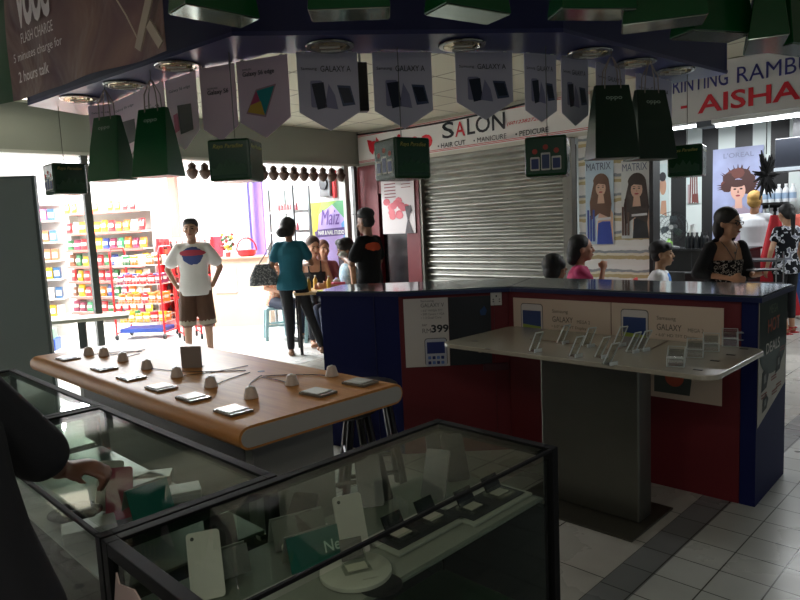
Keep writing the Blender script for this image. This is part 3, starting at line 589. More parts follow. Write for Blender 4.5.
# ================================================================== portrait posters
SK=mat('c89878',.6); SKL=mat('dcb49a',.6); HB=mat('4a2c1c',.6); HK=mat('241610',.6); LIP=mat('b03a44',.5); EY=mat('1c1412',.5)
def face_print(m,x,z,s,sk,hr,k=0,hairlong=True):
    """flat printed portrait, mi: sk,hr,eye,lip = 1,2,3,4"""
    y=-.002-k
    if hairlong: m.flat([(x-.09*s,z+.06*s)]+ov(x,z+.06*s,.10*s,.11*s,10,PI,0)[1:]+[(x+.10*s,z+.06*s),(x+.13*s,z-.18*s),(x+.11*s,z-.34*s),(x-.02*s,z-.28*s),(x-.13*s,z-.36*s),(x-.14*s,z-.15*s)],y,.001,2)
    m.flat([(x-.03*s,z-.06*s),(x+.03*s,z-.06*s),(x+.045*s,z-.17*s),(x-.045*s,z-.17*s)],y-.001,.001,1)
    m.flat(ov(x,z,.062*s,.085*s,16),y-.002,.001,1)
    m.flat([(x-.065*s,z+.03*s),(x-.03*s,z+.055*s),(x+.065*s,z+.04*s),(x+.05*s,z+.10*s),(x,z+.115*s),(x-.06*s,z+.09*s)],y-.003,.001,2)
    for q in (-1,1): m.flat(ov(x+q*.027*s,z+.012*s,.013*s,.006*s,8),y-.003,.001,3); m.flat([(x+q*.012*s,z+.028*s),(x+q*.042*s,z+.030*s),(x+q*.04*s,z+.035*s),(x+q*.014*s,z+.033*s)],y-.003,.001,2)
    m.flat([(x-.006*s,z-.02*s),(x+.008*s,z-.02*s),(x+.002*s,z+.005*s)],y-.003,.001,0 if False else 5)
    m.flat(ov(x,z-.042*s,.024*s,.009*s,10),y-.003,.001,4)
def matrix_poster(px0,py1,px1,py0,label,bgc,dress,hair,products,s,fx,fz,cap):
    A,zt=PB(px0,py1,bM-.01); B,zb=PB(px1,py0,bM-.01); w=B-A;h=zt-zb
    t=thing('poster',label,'poster',W(A,bM-.008),RZ)
    m=MB(); m.bx(0,w,0,.004,zb,zt); m.build('sheet',mat(bgc,.4),t)
    m=MB()
    m.flat([(w*.42,zb+.02),(w*.97,zb),(w*.98,zb+h*.35),(w*.85,zb+h*.45),(w*.5,zb+h*.42),(w*.40,zb+h*.2)],-.002,.001,1)
    m.flat([(w*.40,zb),(w*.97,zb),(w*.88,zb+h*.27),(w*.6,zb+h*.27),(w*.45,zb+h*.25)],-.003,.001,0)
    face_print(m,w*fx,zb+h*fz,s,1,2,.003)
    for i,(x,hh) in enumerate(products): m.flat(rrect(w*x,w*x+w*.07,zb+.03,zb+.03+hh,.008),-.004-.001*i,.001,6)
    m.flat([(w*.38,zb+h*.28),(w*.92,zb+h*.29),(w*.92,zb+h*.32),(w*.38,zb+h*.31)],-.012,.001,7)
    m.build('printed_portrait',[mat(dress,.5),SKL,mat(hair,.5),EY,LIP,SK,mat('2a4aa0' if dress!='15161a' else '5a3a2c',.4),mat('e0e0e0',.5)],t)
    text('MATRIX',w*.86,.075,mat('55607a',.5),t,(w*.05,-.003,zt-.11)); return t
matrix_poster(585,161,614,244,'hair poster on the tiled wall, woman with long brown hair in a blue dress','c6dbe8','1e3fa8','6a4630',((.06,.34),(.16,.28),(.26,.34)),.93,.56,.66,'')
matrix_poster(621,161,650,238,'hair poster on the tiled wall, woman with dark hair in black','d8dad6','15161a','3a2820',((.02,.30),(.12,.38),(.22,.24)),1.0,.55,.62,'')
# ================================================================== wooden display table
a0_,b0_,a1_,b1_=-4.42,1.20,-2.05,2.04
o_=W(a0_,b0_); t=thing('display_table','large wooden demo table with rolled front edge and white end faces','table',o_,RZ)
TW,TD=a1_-a0_,b1_-b0_; TH=.80
def wood_mat():
    m,nt,b,co=nodemat('honey_laminate',.42,.22); L=nt.links.new
    mp=N(nt,'ShaderNodeMapping'); mp.inputs['Scale'].default_value=(1.2,14,14); L(co,mp.inputs[0]); n=N(nt,'ShaderNodeTexNoise'); n.inputs['Scale'].default_value=2.5; n.inputs['Detail'].default_value=6; n.inputs['Distortion'].default_value=.6; L(mp.outputs[0],n.inputs['Vector'])
    rp=N(nt,'ShaderNodeValToRGB'); e=rp.color_ramp.elements; e[0].position=.3; e[0].color=(*lin('ad7038'),1); e[1].position=.7; e[1].color=(*lin('c48a4c'),1); L(n.outputs[0],rp.inputs[0]); L(rp.outputs[0],b.inputs['Base Color']); return m
WOOD=wood_mat()
R_=.045
def prof(r,inset=0):   # rolled C section: y,z outline of the top with rounded front and back edges
    pts=[]
    for i in range(9): a=PI/2+PI*i/8; pts.append((R_+r*math.cos(a),TH-R_+r*math.sin(a)))
    for i in range(9): a=-PI/2+PI*i/8; pts.append((TD-R_+r*math.cos(a),TH-R_+r*math.sin(a)))
    return pts
m=MB(); m.loft([[Vector((x,y,z)) for y,z in prof(R_)] for x in (0,TW)]); tt=m.build('tabletop',WOOD,t,True)
m=MB(); m.loft([[Vector((x,y,z)) for y,z in prof(R_-.010)] for x in (TW-.002,TW+.004)]); m.build('end_face',mat('a5a29c',.5),tt)
m=MB(); m.loft([[Vector((x,y,z)) for y,z in prof(R_-.010)] for x in (-.004,.002)]); m.build('end_face',mat('a5a29c',.5),tt)
m=MB(); m.bx(.28,TW-.30,.20,.225,0,TH-.09); m.build('front_panel',mat('2c2420',.5),t); 
m=MB(); m.bx(TW-.299,TW-.24,.201,.62,0,TH-.09); m.build('side_panel',mat('8e8f8a',.5),t)
m=MB(); m.bx(.22,.279,.201,.62,0,TH-.09); m.build('side_panel',mat('8e8f8a',.5),t)
m=MB(); m.cyl((TW*.68,.60,TH-.0005),(TW*.68,.60,TH+.001),.018,n=16); m.build('cable_hole',BLACK,t)
# things on it
SW=mat('d6d2cc',.35)
pl=thing('phone_stand','','phone stand')
m=MB(); m.bx(-.068,.068,-.050,.050,0,.010); m.build('acrylic_base',mat('6d665c',.2),pl,bevel=.0015); m=MB(); m.bx(-.058,.040,-.042,.042,.0105,.0135); m.build('pale_top',mat('cfd0cd',.25),pl)  # pale upper plate: reflection on the phone top put into its colour
PL=[(68,357,'leftmost, at the far corner of the wooden table'),(104,367,'second from the left along the front edge'),(131,376,'third from the left along the front edge'),(161,386,'fourth from the left along the front edge'),(193,396,'fifth from the left along the front edge'),(233,409,'at the near corner of the wooden table'),(318,391,'along the right end of the wooden table, middle'),(360,381,'by the right corner of the wooden table')]
for i,(x,y,n) in enumerate(PL):
    p=G(x,y,TH+.012); p.z=TH+.0006; q=place_first(pl,'',p,RZ,'flat phone stands on the wooden table') if i==0 else again(pl,'',p,RZ+(.1 if i>5 else 0)); q['label']='flat clear phone stand with painted sheen, '+n
cn=thing('alarm_puck','','security puck')
m=MB(); m.lathe([(.030,0),(.032,.003),(.0215,.042),(.019,.047),(.014,.049),(0,.049)],n=20); m.build('puck_body',mat('c4b2a4',.4),cn,True); m=MB(); m.lathe([(.008,.0495),(.007,.052),(0,.053)],n=10); m.build('puck_button',SW,cn)
CN=[(89,355,'farthest left, behind the leftmost phone stand'),(104,356,'second from the left, close beside another'),(123,361,'third from the left on the table'),(147,369,'fourth from the left on the table'),(177,377,'left of the small standing card'),(211,387,'standing below and right of the small standing card'),(251,398,'behind the near corner of the table'),(292,385,'behind the phone stand on the right end'),(332,376,'farthest right on the wooden table')]
cones=[]
for i,(x,y,n) in enumerate(CN):
    p=G(x,y,TH); p.z=TH+.0006; cones.append(p); q=place_first(cn,'',p,0,'cone shaped alarm pucks on the wooden table') if i==0 else again(cn,'',p,0); q['label']='small beige cone shaped alarm puck '+n
hub=[G(142,352,TH),G(145,350,TH),G(140,354,TH),G(246,371,TH),G(248,366,TH),G(250,373,TH),G(262,376,TH),G(262,378,TH),G(263,377,TH)]
for i,(p,h) in enumerate(zip(cones,hub)):
    random.seed(i); d=h-p; n=Vector((-d.y,d.x,0))*random.uniform(-.3,.3); P0=p+d.normalized()*.034
    pts=[(P0*(1-u)**2+(p+d*.5+n)*2*u*(1-u)+h*u*u)+Vector((0,0,.0)) for u in [k/14 for k in range(15)]]
    m=MB(); m.tube([(v.x,v.y,TH+.0035) for v in pts],.0022); tag(m.build('cable',mat('5a4c44',.6)),'thin dark cable leading from the alarm puck '+CN[i][2].replace('from the left on the table','from the left').replace(', behind the leftmost phone stand','').replace(', close beside another','').replace('standing below','below').replace('small standing card','standing card'),'cable')
p=G(192,368,TH); t=thing('card_stand','small grey square card standing upright on the wooden table','card stand',(p.x,p.y,TH+.0006),-.05)
m=MB(); m.bx(-.055,.055,0,.004,0,.115); m.build('card',mat('8b8078',.5),t); m=MB(); m.bx(-.055,.055,-.001,.04,0,.003); m.build('foot',ACRYL,t)
# black bar stools behind the table
st=thing('bar_stool','','stool'); BK=mat('141210',.4)
m=MB(); m.lathe([(.15,.60),(.165,.61),(.165,.635),(.15,.645),(0,.645)],n=24); m.build('seat',BK,st,True)
for sx_,sy_ in ((-1,-1),(1,-1),(1,1),(-1,1)):
    m=MB(); m.cyl((sx_*.09,sy_*.09,.605),(sx_*.17,sy_*.17,0),.019,.022,8); m.build('leg',BK,st)
for k,z in enumerate((.18,.26,.18,.26)):
    e=.09+.08*(1-z/.605); q=[((-e,-e,z),(e,-e,z)),((e,-e,z),(e,e,z)),((e,e,z),(-e,e,z)),((-e,e,z),(-e,-e,z))][k]
    m=MB(); m.cyl(q[0],q[1],.012,n=8); m.build('rung',BK,st)
q=place_first(st,'black wooden bar stool tucked under the right end of the wooden table',(-.30,3.15,0),.3,'black bar stools')
again(st,'black wooden bar stool by the blue counter end, behind the wooden table',(-.20,3.55,0),.15)
# ================================================================== white demo table
u0,u1,v0,v1=W(0,0),0,0,0
a0_,a1_,b0_,b1_=-2.37,-.93,2.655,3.33; ZW=.85
t=thing('demo_table','white table top with rounded corners on a wide brushed steel pedestal','table',W(a0_,b0_),RZ); WW,WD=a1_-a0_,b1_-b0_
m=MB(); m.loft([[Vector((x,y,z)) for x,y in rrect(0,WW,0,WD,.07,6)] for z in (ZW-.022,ZW)]); m.build('tabletop',mat('a39c8c',.16,spec=.8),t,bevel=.004)
m=MB(); m.bx(.46,1.0,.28,.42,.012,ZW-.023); m.build('pedestal',mat('77776e',.34,.9,noise=.12,scale=2.5),t,bevel=.008)
m=MB(); m.bx(.35,1.05,.10,.56,0,.012); m.build('base_plate',mat('55534a',.4,.7),t,bevel=.004)
m=MB()
for px,py in ((475,341),(488,349),(535,331)): 
    q=G(px,py,ZW); a,b=AB(q); m.box((a-a0_,b-b0_,ZW+.0005),(.03,.02,.001))
m.build('cable_slot',mat('4a443c',.5),t)
def lcurve(p,m): pass
# tilted acrylic phone rests
rs_=thing('phone_rest','','phone rest')
ACE=mat('d4dcda',.12,.35); EDG=.0022  # pale edge strips: glints of light in the acrylic put into colour
m=MB(); m.X=Matrix.Rotation(.5,4,'X'); m.bx(-.022,.022,-.0,.004,.004,.11); m.build('back_plate',ACRYL,rs_)
m=MB(); m.X=Matrix.Rotation(.5,4,'X'); m.bx(-.0242,-.0222,-.001,.005,.004,.11); m.bx(.0222,.0242,-.001,.005,.004,.11); m.bx(-.0242,.0242,-.001,.005,.1102,.113); m.build('glint_edge',ACE,rs_)
m=MB(); m.bx(-.022,.022,-.035,.012,0,.004); m.build('foot_plate',ACRYL,rs_); m=MB(); m.bx(-.023,.023,-.041,-.0355,0,.016); m.build('front_lip',ACE,rs_)
RS=[(533,351),(573,356),(598,357),(586,346),(607,364),(629,352),(617,345),(640,350),(560,343)]
nm=['leftmost on the white table','second row, left, on the white table','in the middle of the nearest row','behind the middle of the nearest row','nearest to the front edge of the white table','right of the middle rests','small one behind the middle rests','last tilted one before the clear blocks','farthest back on the white table']
for i,((x,y),n) in enumerate(zip(RS,nm)):
    p=G(x,y,ZW); p.z=ZW+.0006; q=place_first(rs_,'',p,.5,'tilted clear phone rests') if i==0 else again(rs_,'',p,.5+.1*((i*7)%3-1)); q['label']='clear acrylic tilted phone rest, '+n
ab=thing('acrylic_block','','acrylic block')
m=MB(); B3=((-.047,0,.047),)
for x in(-.034,.034):
    m.tube([(x,-.047,.002),(x,-.047,.038),(x,.047,.072),(x,.047,.002),(x,-.047,.002)],.0019,5)
for y,z in ((-.047,.038),(.047,.072),(-.047,.002)): m.tube([(-.034,y,z),(.034,y,z)],.0019,5)
m.build('glint_edge',ACE,ab)
m=MB(); m.X=Matrix.Identity(4)
# clear wedge: sloping top plate, two uprights, base
m.loft([[Vector((x,y,z)) for y,z in ((-.045,.030),(-.045,.036),(.045,.066),(.045,.060))] for x in (-.03,.03)]); m.build('sloping_plate',ACRYL,ab)
m=MB(); m.bx(-.03,.03,-.045,-.039,.0055,.030); m.bx(-.03,.03,.039,.045,.0055,.060); m.bx(-.03,.03,-.045,.045,0,.005); m.build('stand_body',ACRYL,ab)
m=MB(); m.bx(-.03,.03,-.047,-.041,.0365,.046); m.build('front_lip',glass('ffffff',.35,'bright_acrylic_edge',.1),ab)
BL=[(676,365),(695,356),(711,350),(730,345),(744,339)]; nb=['nearest to the viewer','second from the viewer','middle one of the row of five','second from the table end','farthest in the row']
for i,((x,y),n) in enumerate(zip(BL,nb)):
    p=G(x,y,ZW); p.z=ZW+.0006; q=place_first(ab,'',p,RZ-PI/2+1.9,'clear blocks at the right end of the white table') if i==0 else again(ab,'',p,RZ-PI/2+1.9); q['label']='clear acrylic display block on the white table, '+n
for i,(x,y) in enumerate(((700,371),(717,362),(733,356),(746,350))):
    p=G(x-2,y-1,ZW); m=MB(); m.bx(-.018,.018,-.008,.008,0,.002); tag(m.build('price_tag',mat('3a342e',.6)),['dark price tag on the white table nearest the front edge','dark price tag on the white table, second from the front edge','dark price tag on the white table, third from the front edge','dark price tag on the white table nearest its right corner'][i],'price tag','price tags along the table end',(p.x,p.y,ZW+.0006),RZ)
m=MB(); q=[G(x,y,ZW) for x,y in ((530,340),(548,341),(566,344),(590,344),(612,352),(628,346),(650,350),(668,341))]; m.tube([(v.x,v.y,ZW+.003) for v in q],.002); tag(m.build('cable',mat('6b5648',.6)),'thin brown cable lying across the white table between the phone rests','cable')
# ================================================================== glass show cases
FR=mat('0d0d0f',.65,spec=.15); FRM=mat('26272b',.35,.3); CG=glass('eef2ee',.012,'case_glass',.03,.42); SH=mat('6f776c',.3); ZC=.90
def frame_bars(m,w,d,h,t=.028,thin='x'):
    for x in (0,w-t):
        for y in (0,d-t): m.bx(x,x+t,y,y+t,.0,h)
    for z in ((h-t,h),(.40,.40+t),(0,.05)):
        if z[0]==.40: z=(.40,.415)
        for y in (0,d-t):
            if thin=='y' and y==0 and z[1]==h: m.bx(t,w-t,0,.012,h-.008,h)
            else: m.bx(t,w-t,y,y+t,z[0],z[1])
        for x in (0,w-t):
            if thin=='x' and x>0 and z[1]==h: m.bx(w-.010,w,t,d-t,h-.008,h)
            else: m.bx(x,x+t,t,d-t,z[0],z[1])
def case(label,a,b,w,d,h,greenbase=True,shelfz=.76):
    t=thing('show_case',label,'display case',W(a,b),RZ); T=.028
    m=MB(); frame_bars(m,w,d,h,thin='x' if greenbase else 'y'); m.build('frame',FR,t,bevel=.002)
    m=MB(); m.bx(T,w-T,T,d-T,h-.010,h-.004); m.build('top_glass',CG,t)
    for nme,q in (('front_glass',(T+.001,w-T-.001,.010,.015)),('back_glass',(T+.001,w-T-.001,d-.015,d-.010))):
        m=MB(); m.bx(q[0],q[1],q[2],q[3],.43,h-T-.001); m.build(nme,CG,t)
    for x in (.010,w-.015): m=MB(); m.bx(x,x+.005,T+.001,d-T-.001,.43,h-T-.001); m.build('side_glass',CG,t)
    m=MB(); m.bx(.017,w-.017,.017,d-.017,.03,.425); m.build('base_cabinet',mat('0f4426' if greenbase else '3a403e',.4),t)
    PM=mat('20282a',.5); m=MB(); m.bx(.016,.024,.03,d-.03,.43,shelfz-.01); m.build('back_panel',PM,t); m=MB(); m.bx(.03,w-.03,d-.026,d-.018,.43,shelfz-.01); m.build('end_panel',PM,t)
    m=MB(); m.bx(.03,w-.03,.03,d-.03,shelfz-.006,shelfz); m.build('glass_shelf',mat('6a726a' if greenbase else '5c6664',.3,noise=.1),t)
    m=MB()
    for x in (.017,w-.037):
        for y in (.03,d-.05): m.bx(x,x+.02,y,y+.02,shelfz-.018,shelfz-.007)
    m.build('shelf_clip',CHROME,t); return t
# near case: long axis along b
cA=case('near black-framed glass show case with phones, its top towards the viewer','',0,1,1,1) if False else None
aN0,bN0=-1.335,.455; LN=1.02; DN=.425
def case_ab(label,a0,a1,b0,b1,**k): return case(label,a0,b0,a1-a0,b1-b0,ZC,**k)
cn1=case_ab('black-framed glass show case nearest the viewer, full of phones and round white stands',aN0,aN0+DN,bN0,bN0+LN)
cn2=case_ab('black-framed glass show case at left under the dark clad arm',-2.43,aN0-.006,.455,.885,greenbase=False)
cn3=case_ab('third black-framed glass show case, farthest left beside the wooden table',-3.52,-2.436,.455,.885,greenbase=False)
# poster on the near case's left end
t=thing('poster','torn pale pink poster with blurred letters on the left end of the nearest show case','poster',W(aN0+.06,bN0-.004),RZ)
m=MB(); m.flat([(.01,.45),(.30,.45),(.31,.80),(.24,.835),(.17,.82),(.10,.855),(.03,.84),(.02,.86),(.0,.80)],-.002,.003); m.build('sheet',mat('b79f98',.6),t)
text('G7',.10,.08,mat('4a3a3c',.6),t,(.05,-.004,.72),shear=.3); text('PRO',.14,.06,mat('6a4a4c',.6),t,(.14,-.004,.64),shear=.3)
ZS=.76
def on_shelf(x,y,z=ZS,ma=.05,mb=.05):
    p=G(x,y,z); a,b=AB(p)
    if y<540-.361*(x-100): a=min(max(a,-2.40+ma),-1.37-ma); b=min(max(b,.485+mb),.855-mb)
    else: a=min(max(a,-1.305+ma),-.94-ma); b=min(max(b,.485+mb),1.445-mb)
    p=W(a,b,z+.0012); return p.x,p.y,p.z
GP=mat('b9b9b0',.35); SCR=mat('15171c',.12)
m=MB(); m.bx(.20,.385,.04,LN-.04,ZS+.0003,ZS+.0008); m.build('shelf_liner',mat('8f9289',.4),cn1)
# round stands
rd=thing('round_stand','','stand')
m=MB(); m.lathe([(.072,0),(.077,.004),(.077,.012),(.072,.016),(0,.016)],n=40); m.build('disc',mat('c2c2b6',.35),rd,True)
m=MB(); m.box((-.0,.015,.034),(.055,.004,.034),Euler((-.5,0,0)).to_matrix()); m.bx(-.03,.03,-.025,.012,.0165,.020); m.build('holder',ACRYL,rd)
m=MB(); m.bx(-.022,.022,-.020,.006,.0205,.0235); m.build('card',mat('c9c7b4',.4),rd)
m=MB(); m.box((0,.025,.047),(.05,.006,.045),Euler((-.5,0,0)).to_matrix()); m.build('phone',mat('5c5a55',.3,.4),rd,bevel=.002)
text('ECOTECH',.03,.004,mat('55504a',.5),rd,(.0,-.06,.0168),R=Matrix.Rotation(-PI/2,3,'X'))
place_first(rd,'round white phone stand in the front of the nearest show case',on_shelf(363,579,ma=.09),.35,'round phone stands')
again(rd,'round white phone stand farther back at the left of the nearest show case',on_shelf(262,518,ma=.09),.75)
m=MB(); m.lathe([(.0,0),(.045,0),(.047,.002),(.045,.003),(0,.003)],n=40); tag(m.build('round_mat',mat('17181b',.5),smooth=True),'dark round mat beside the front round white stand','mat',None,on_shelf(392,592,ZS-.0,.02),0)
# phones standing / leaning
def phone_proto(c,cam_=True):
    t=thing('phone','','phone'); 
    m=MB(); m.loft([[Vector((x,y,z)) for x,z in rrect(-.034,.034,0,.135,.008)] for y in (0,.008)]); m.build('phone_body',mat(c,.3),t)
    m=MB(); m.flat(rrect(-.030,.030,.014,.118,.002),.0081,.001); m.build('screen',SCR,t)
    m=MB(); m.cyl((-.022,-.0012,.122),(-.022,0,.122),.004,n=10); m.build('camera_lens',BLACK,t); return t
pw=phone_proto('b5b3aa'); 
def put_phone(o,first,label,x,y,rz,lean,roll=0,z=ZS,grp='phones standing in the show cases'):
    q=o if first else copy_tree(o); q['label']=label; q['group']=grp; q.location=on_shelf(x,y,z); q.rotation_euler=Euler((-lean,roll,rz)); return q
put_phone(pw,True,'white phone back leaning in the nearest show case beside the green tent card',357,556,.45,.35)
put_phone(pw,False,'white phone back lying tilted at the bottom left of the nearest show case',209,600,.35,.55)
put_phone(pw,False,'white phone leaning beside the pink phone under the glass of the left show case',108,512,.7,.25,.25,z=ZS)
pk=phone_proto('a0485c'); put_phone(pk,True,'pink phone leaning in the left show case',120,520,.6,.35,.15)
dk=phone_proto('2a2b2c'); 
for i,(x,y,rz,le,n) in enumerate(((290,545,-.3,.9,'dark phone lying back left of the tent cards'),(372,507,.2,.5,'dark phone on a stand behind the glass edge, left of the phone mats'),(432,500,-.4,.5,'dark phone on a stand, middle of the nearest show case'),(500,462,.3,.4,'dark phone on a stand near the far corner of the nearest show case'),(345,488,.5,.5,'dark phone on a stand at the back of the nearest show case'),(415,455,.1,.6,'dark phone on a stand close to the far glass corner'),(207,560,.4,.8,'dark phone leaning at the left of the nearest show case'))):
    put_phone(dk,i==0,n,x,y,rz,le)
# tent cards
def tent(label,x,y,rz,c,w=.16,h=.085,txt=None,z=ZS):
    t=thing('tent_card',label,'card',on_shelf(x,y,z),rz)
    m=MB(); m.box((0,-.018,h/2),(w,.002,h),Euler((-.35,0,0)).to_matrix()); m.build('front_leaf',mat(c,.4),t)
    m=MB(); m.box((0,.016,h/2),(w,.002,h),Euler((.35,0,0)).to_matrix()); m.build('back_leaf',mat('8f948e',.5),t)
    if txt: text(txt,w*.42,.026,mat('a8ccba',.5),t,(w*.05,-.018-.343*(h*.18)-.004,h*.32),bold=.01,R=Matrix.Rotation(-.35,3,'X'))
tent('teal tent card lettered New standing in the nearest show case',318,560,.55,'0c5a4e',.15,.075,'New')
tent('teal card standing under the glass of the left show case',148,512,.9,'1b6f68',.12,.08)
tent('grey tent card beside the rear round stand in the nearest show case',290,537,.5,'6d716a',.13,.07)
tent('pale tent card at the left side of the nearest show case',180,545,.6,'6d716a',.10,.06)
# phone mats with two stands each
def mat_board(label,x,y,rz):
    t=thing('phone_tray',label,'tray',on_shelf(x,y,ma=.06,mb=.13),rz)
    m=MB(); m.bx(-.125,.125,-.06,.06,0,.008); m.build('tray_base',mat('a0a398',.35),t,bevel=.003); m=MB(); m.bx(-.11,.11,-.045,.045,.0083,.010); m.build('black_felt',mat('141517',.6),t)
    for k in (-.058,.055):
        m=MB(); m.bx(k-.035,k+.035,-.03,.03,.0103,.016); q=m.build('acrylic_base',ACRYL,t); m=MB(); m.bx(k-.022,k+.022,-.016,.014,.0163,.018); m.build('pale_top',mat('b0aea0',.4),q)
        m=MB(); m.box((k,.026,.036),(.06,.006,.04),Euler((-.5,0,0)).to_matrix()); m.build('phone',mat('202124',.25),t)
mat_board('grey tray with two phones on black felt, beside the front round stand',418,531,.785)
mat_board('grey tray with two phones on black felt, at the far right in the nearest case',520,487,.785)
# left case contents
m=MB(); 
for i in range(6): m.ell((.03*math.cos(i*1.1)*1.3,.03*math.sin(i*1.1),.016),(.03,.022,.016))
tag(m.build('phone_pouch',mat('17171a',.6),smooth=True),'black crumpled phone pouch inside the left show case','pouch',None,on_shelf(76,518),.3)
for i,(x,y,c,n,rz) in enumerate(((170,478,'6d756f','grey box lid lying in the back of the left show case',.2),(205,490,'7d857f','pale flat box near the right side of the left show case',.4),(90,535,'8a8f8a','pale small box at the near edge of the left show case',.5),(140,490,'59625d','dark grey flat box in the middle of the left show case',.9))):
    t=thing('phone_box',n,'box',on_shelf(x,y),rz); m=MB(); m.bx(-.06,.06,-.035,.035,0,.02); m.build('box_base',mat(c,.5),t,bevel=.002); m=MB(); m.bx(-.062,.062,-.037,.037,.0202,.03); m.build('box_lid',mat(c,.4),t,bevel=.002)
t=thing('spare_ring','black rubber ring standing low in the left show case','ring',tuple(G(80,560,.47)),.3)
m=MB(); m.tube([(.07*math.cos(a),.02*math.sin(a),.05*math.sin(a)+.05) for a in [2*PI*i/24 for i in range(25)]],.014,8); m.build('ring_body',BLACK,t,True); m=MB(); m.bx(-.03,.03,-.02,.02,-.02,-.002); m.build('ring_foot',DARK,t)
t=thing('sticker','small orange and yellow square sticker on the front glass of the left show case','sticker',W(-1.52,.455-.003),RZ)
m=MB(); m.flat([(0,.50),(.03,.47),(.04,.53),(.012,.56)],0,.002,0); m.flat([(.005,.50),(.02,.485),(.03,.53),(.012,.55)],-.001,.001,1); m.build('sheet',[mat('b5502a',.5),mat('b58a2a',.5)],t)
# ================================================================== people
def remesh(mb,name,mats,parent,vox=.010,smooth=4):
    me=mb.mesh(name,mats); o=bpy.data.objects.new(name,me); C.objects.link(o)
    r=o.modifiers.new('r','REMESH'); r.mode='VOXEL'; r.voxel_size=vox; r.use_smooth_shade=True
    s=o.modifiers.new('s','SMOOTH'); s.iterations=smooth; s.factor=.5
    bpy.context.view_layer.update(); dg=bpy.context.evaluated_depsgraph_get()
    m2=bpy.data.meshes.new_from_object(o.evaluated_get(dg)); bpy.data.objects.remove(o); m2.name=name
    m2.materials.clear()
    for m in (mats if isinstance(mats,(list,tuple)) else [mats]): m2.materials.append(m)
    o=bpy.data.objects.new(name,m2); C.objects.link(o); o.parent=parent; return o
V=Vector
def hand(m,w,d,palm,side,curl=.5,s=1,r=.0085):
    """w wrist, d direction to the fingers, palm = direction the palm faces, side = +1/-1 thumb side"""
    d=d.normalized(); palm=(palm-d*palm.dot(d)).normalized(); sd=d.cross(palm)*side
    c=w+d*.045*s
    R=Matrix((sd,d,palm)).transposed()
    m.ell(c,(.040*s,.052*s,.016*s),R,12,8)
    for k,(off,L) in enumerate(((.028,.072),(.010,.080),(-.009,.074),(-.027,.058))):
        a=c+d*.040*s+sd*off*s; e1=(d*math.cos(curl*.7)+palm*math.sin(curl*.7)); e2=(d*math.cos(curl*1.9)+palm*math.sin(curl*1.9))
        b=a+e1*L*.52*s; f=b+e2*L*.48*s
        m.caps(a-d*.02*s,b,r*1.08*s,r*s,8); m.caps(b,f,r*s,r*.85*s,8)
    a=w+d*.022*s+sd*.026*s; b=a+(d*.7+sd*.7+palm*.2).normalized()*.038*s; f=b+(d*.9+sd*.15+palm*.45*min(1,curl*1.5)).normalized()*.032*s
    m.caps(a,b,r*1.25*s,r*1.1*s,8); m.caps(b,f,r*1.1*s,r*.9*s,8)
DEF=dict(pel=(0,0,.92),wai=(0,0,1.06),che=(0,0,1.27),nec=(0,.0,1.43),hea=(0,-.015,1.585),
 sR=(-.175,0,1.385),eR=(-.225,.02,1.11),wR=(-.225,-.05,.87),sL=(.175,0,1.385),eL=(.225,.02,1.11),wL=(.225,-.05,.87),
 hR=(-.085,0,.88),kR=(-.10,-.01,.48),aR=(-.10,.02,.08),hL=(.085,0,.88),kL=(.10,-.01,.48),aL=(.10,.02,.08))
SEAT=dict(pel=(0,.0,.56),wai=(0,.0,.70),che=(0,-.01,.91),nec=(0,-.02,1.07),hea=(0,-.045,1.225),
 sR=(-.17,-.02,1.02),eR=(-.22,-.04,.76),wR=(-.15,-.26,.70),sL=(.17,-.02,1.02),eL=(.22,-.04,.76),wL=(.15,-.26,.70),
 hR=(-.085,-.02,.54),kR=(-.11,-.42,.50),aR=(-.11,-.40,.08),hL=(.085,-.02,.54),kL=(.11,-.42,.50),aL=(.11,-.40,.08))
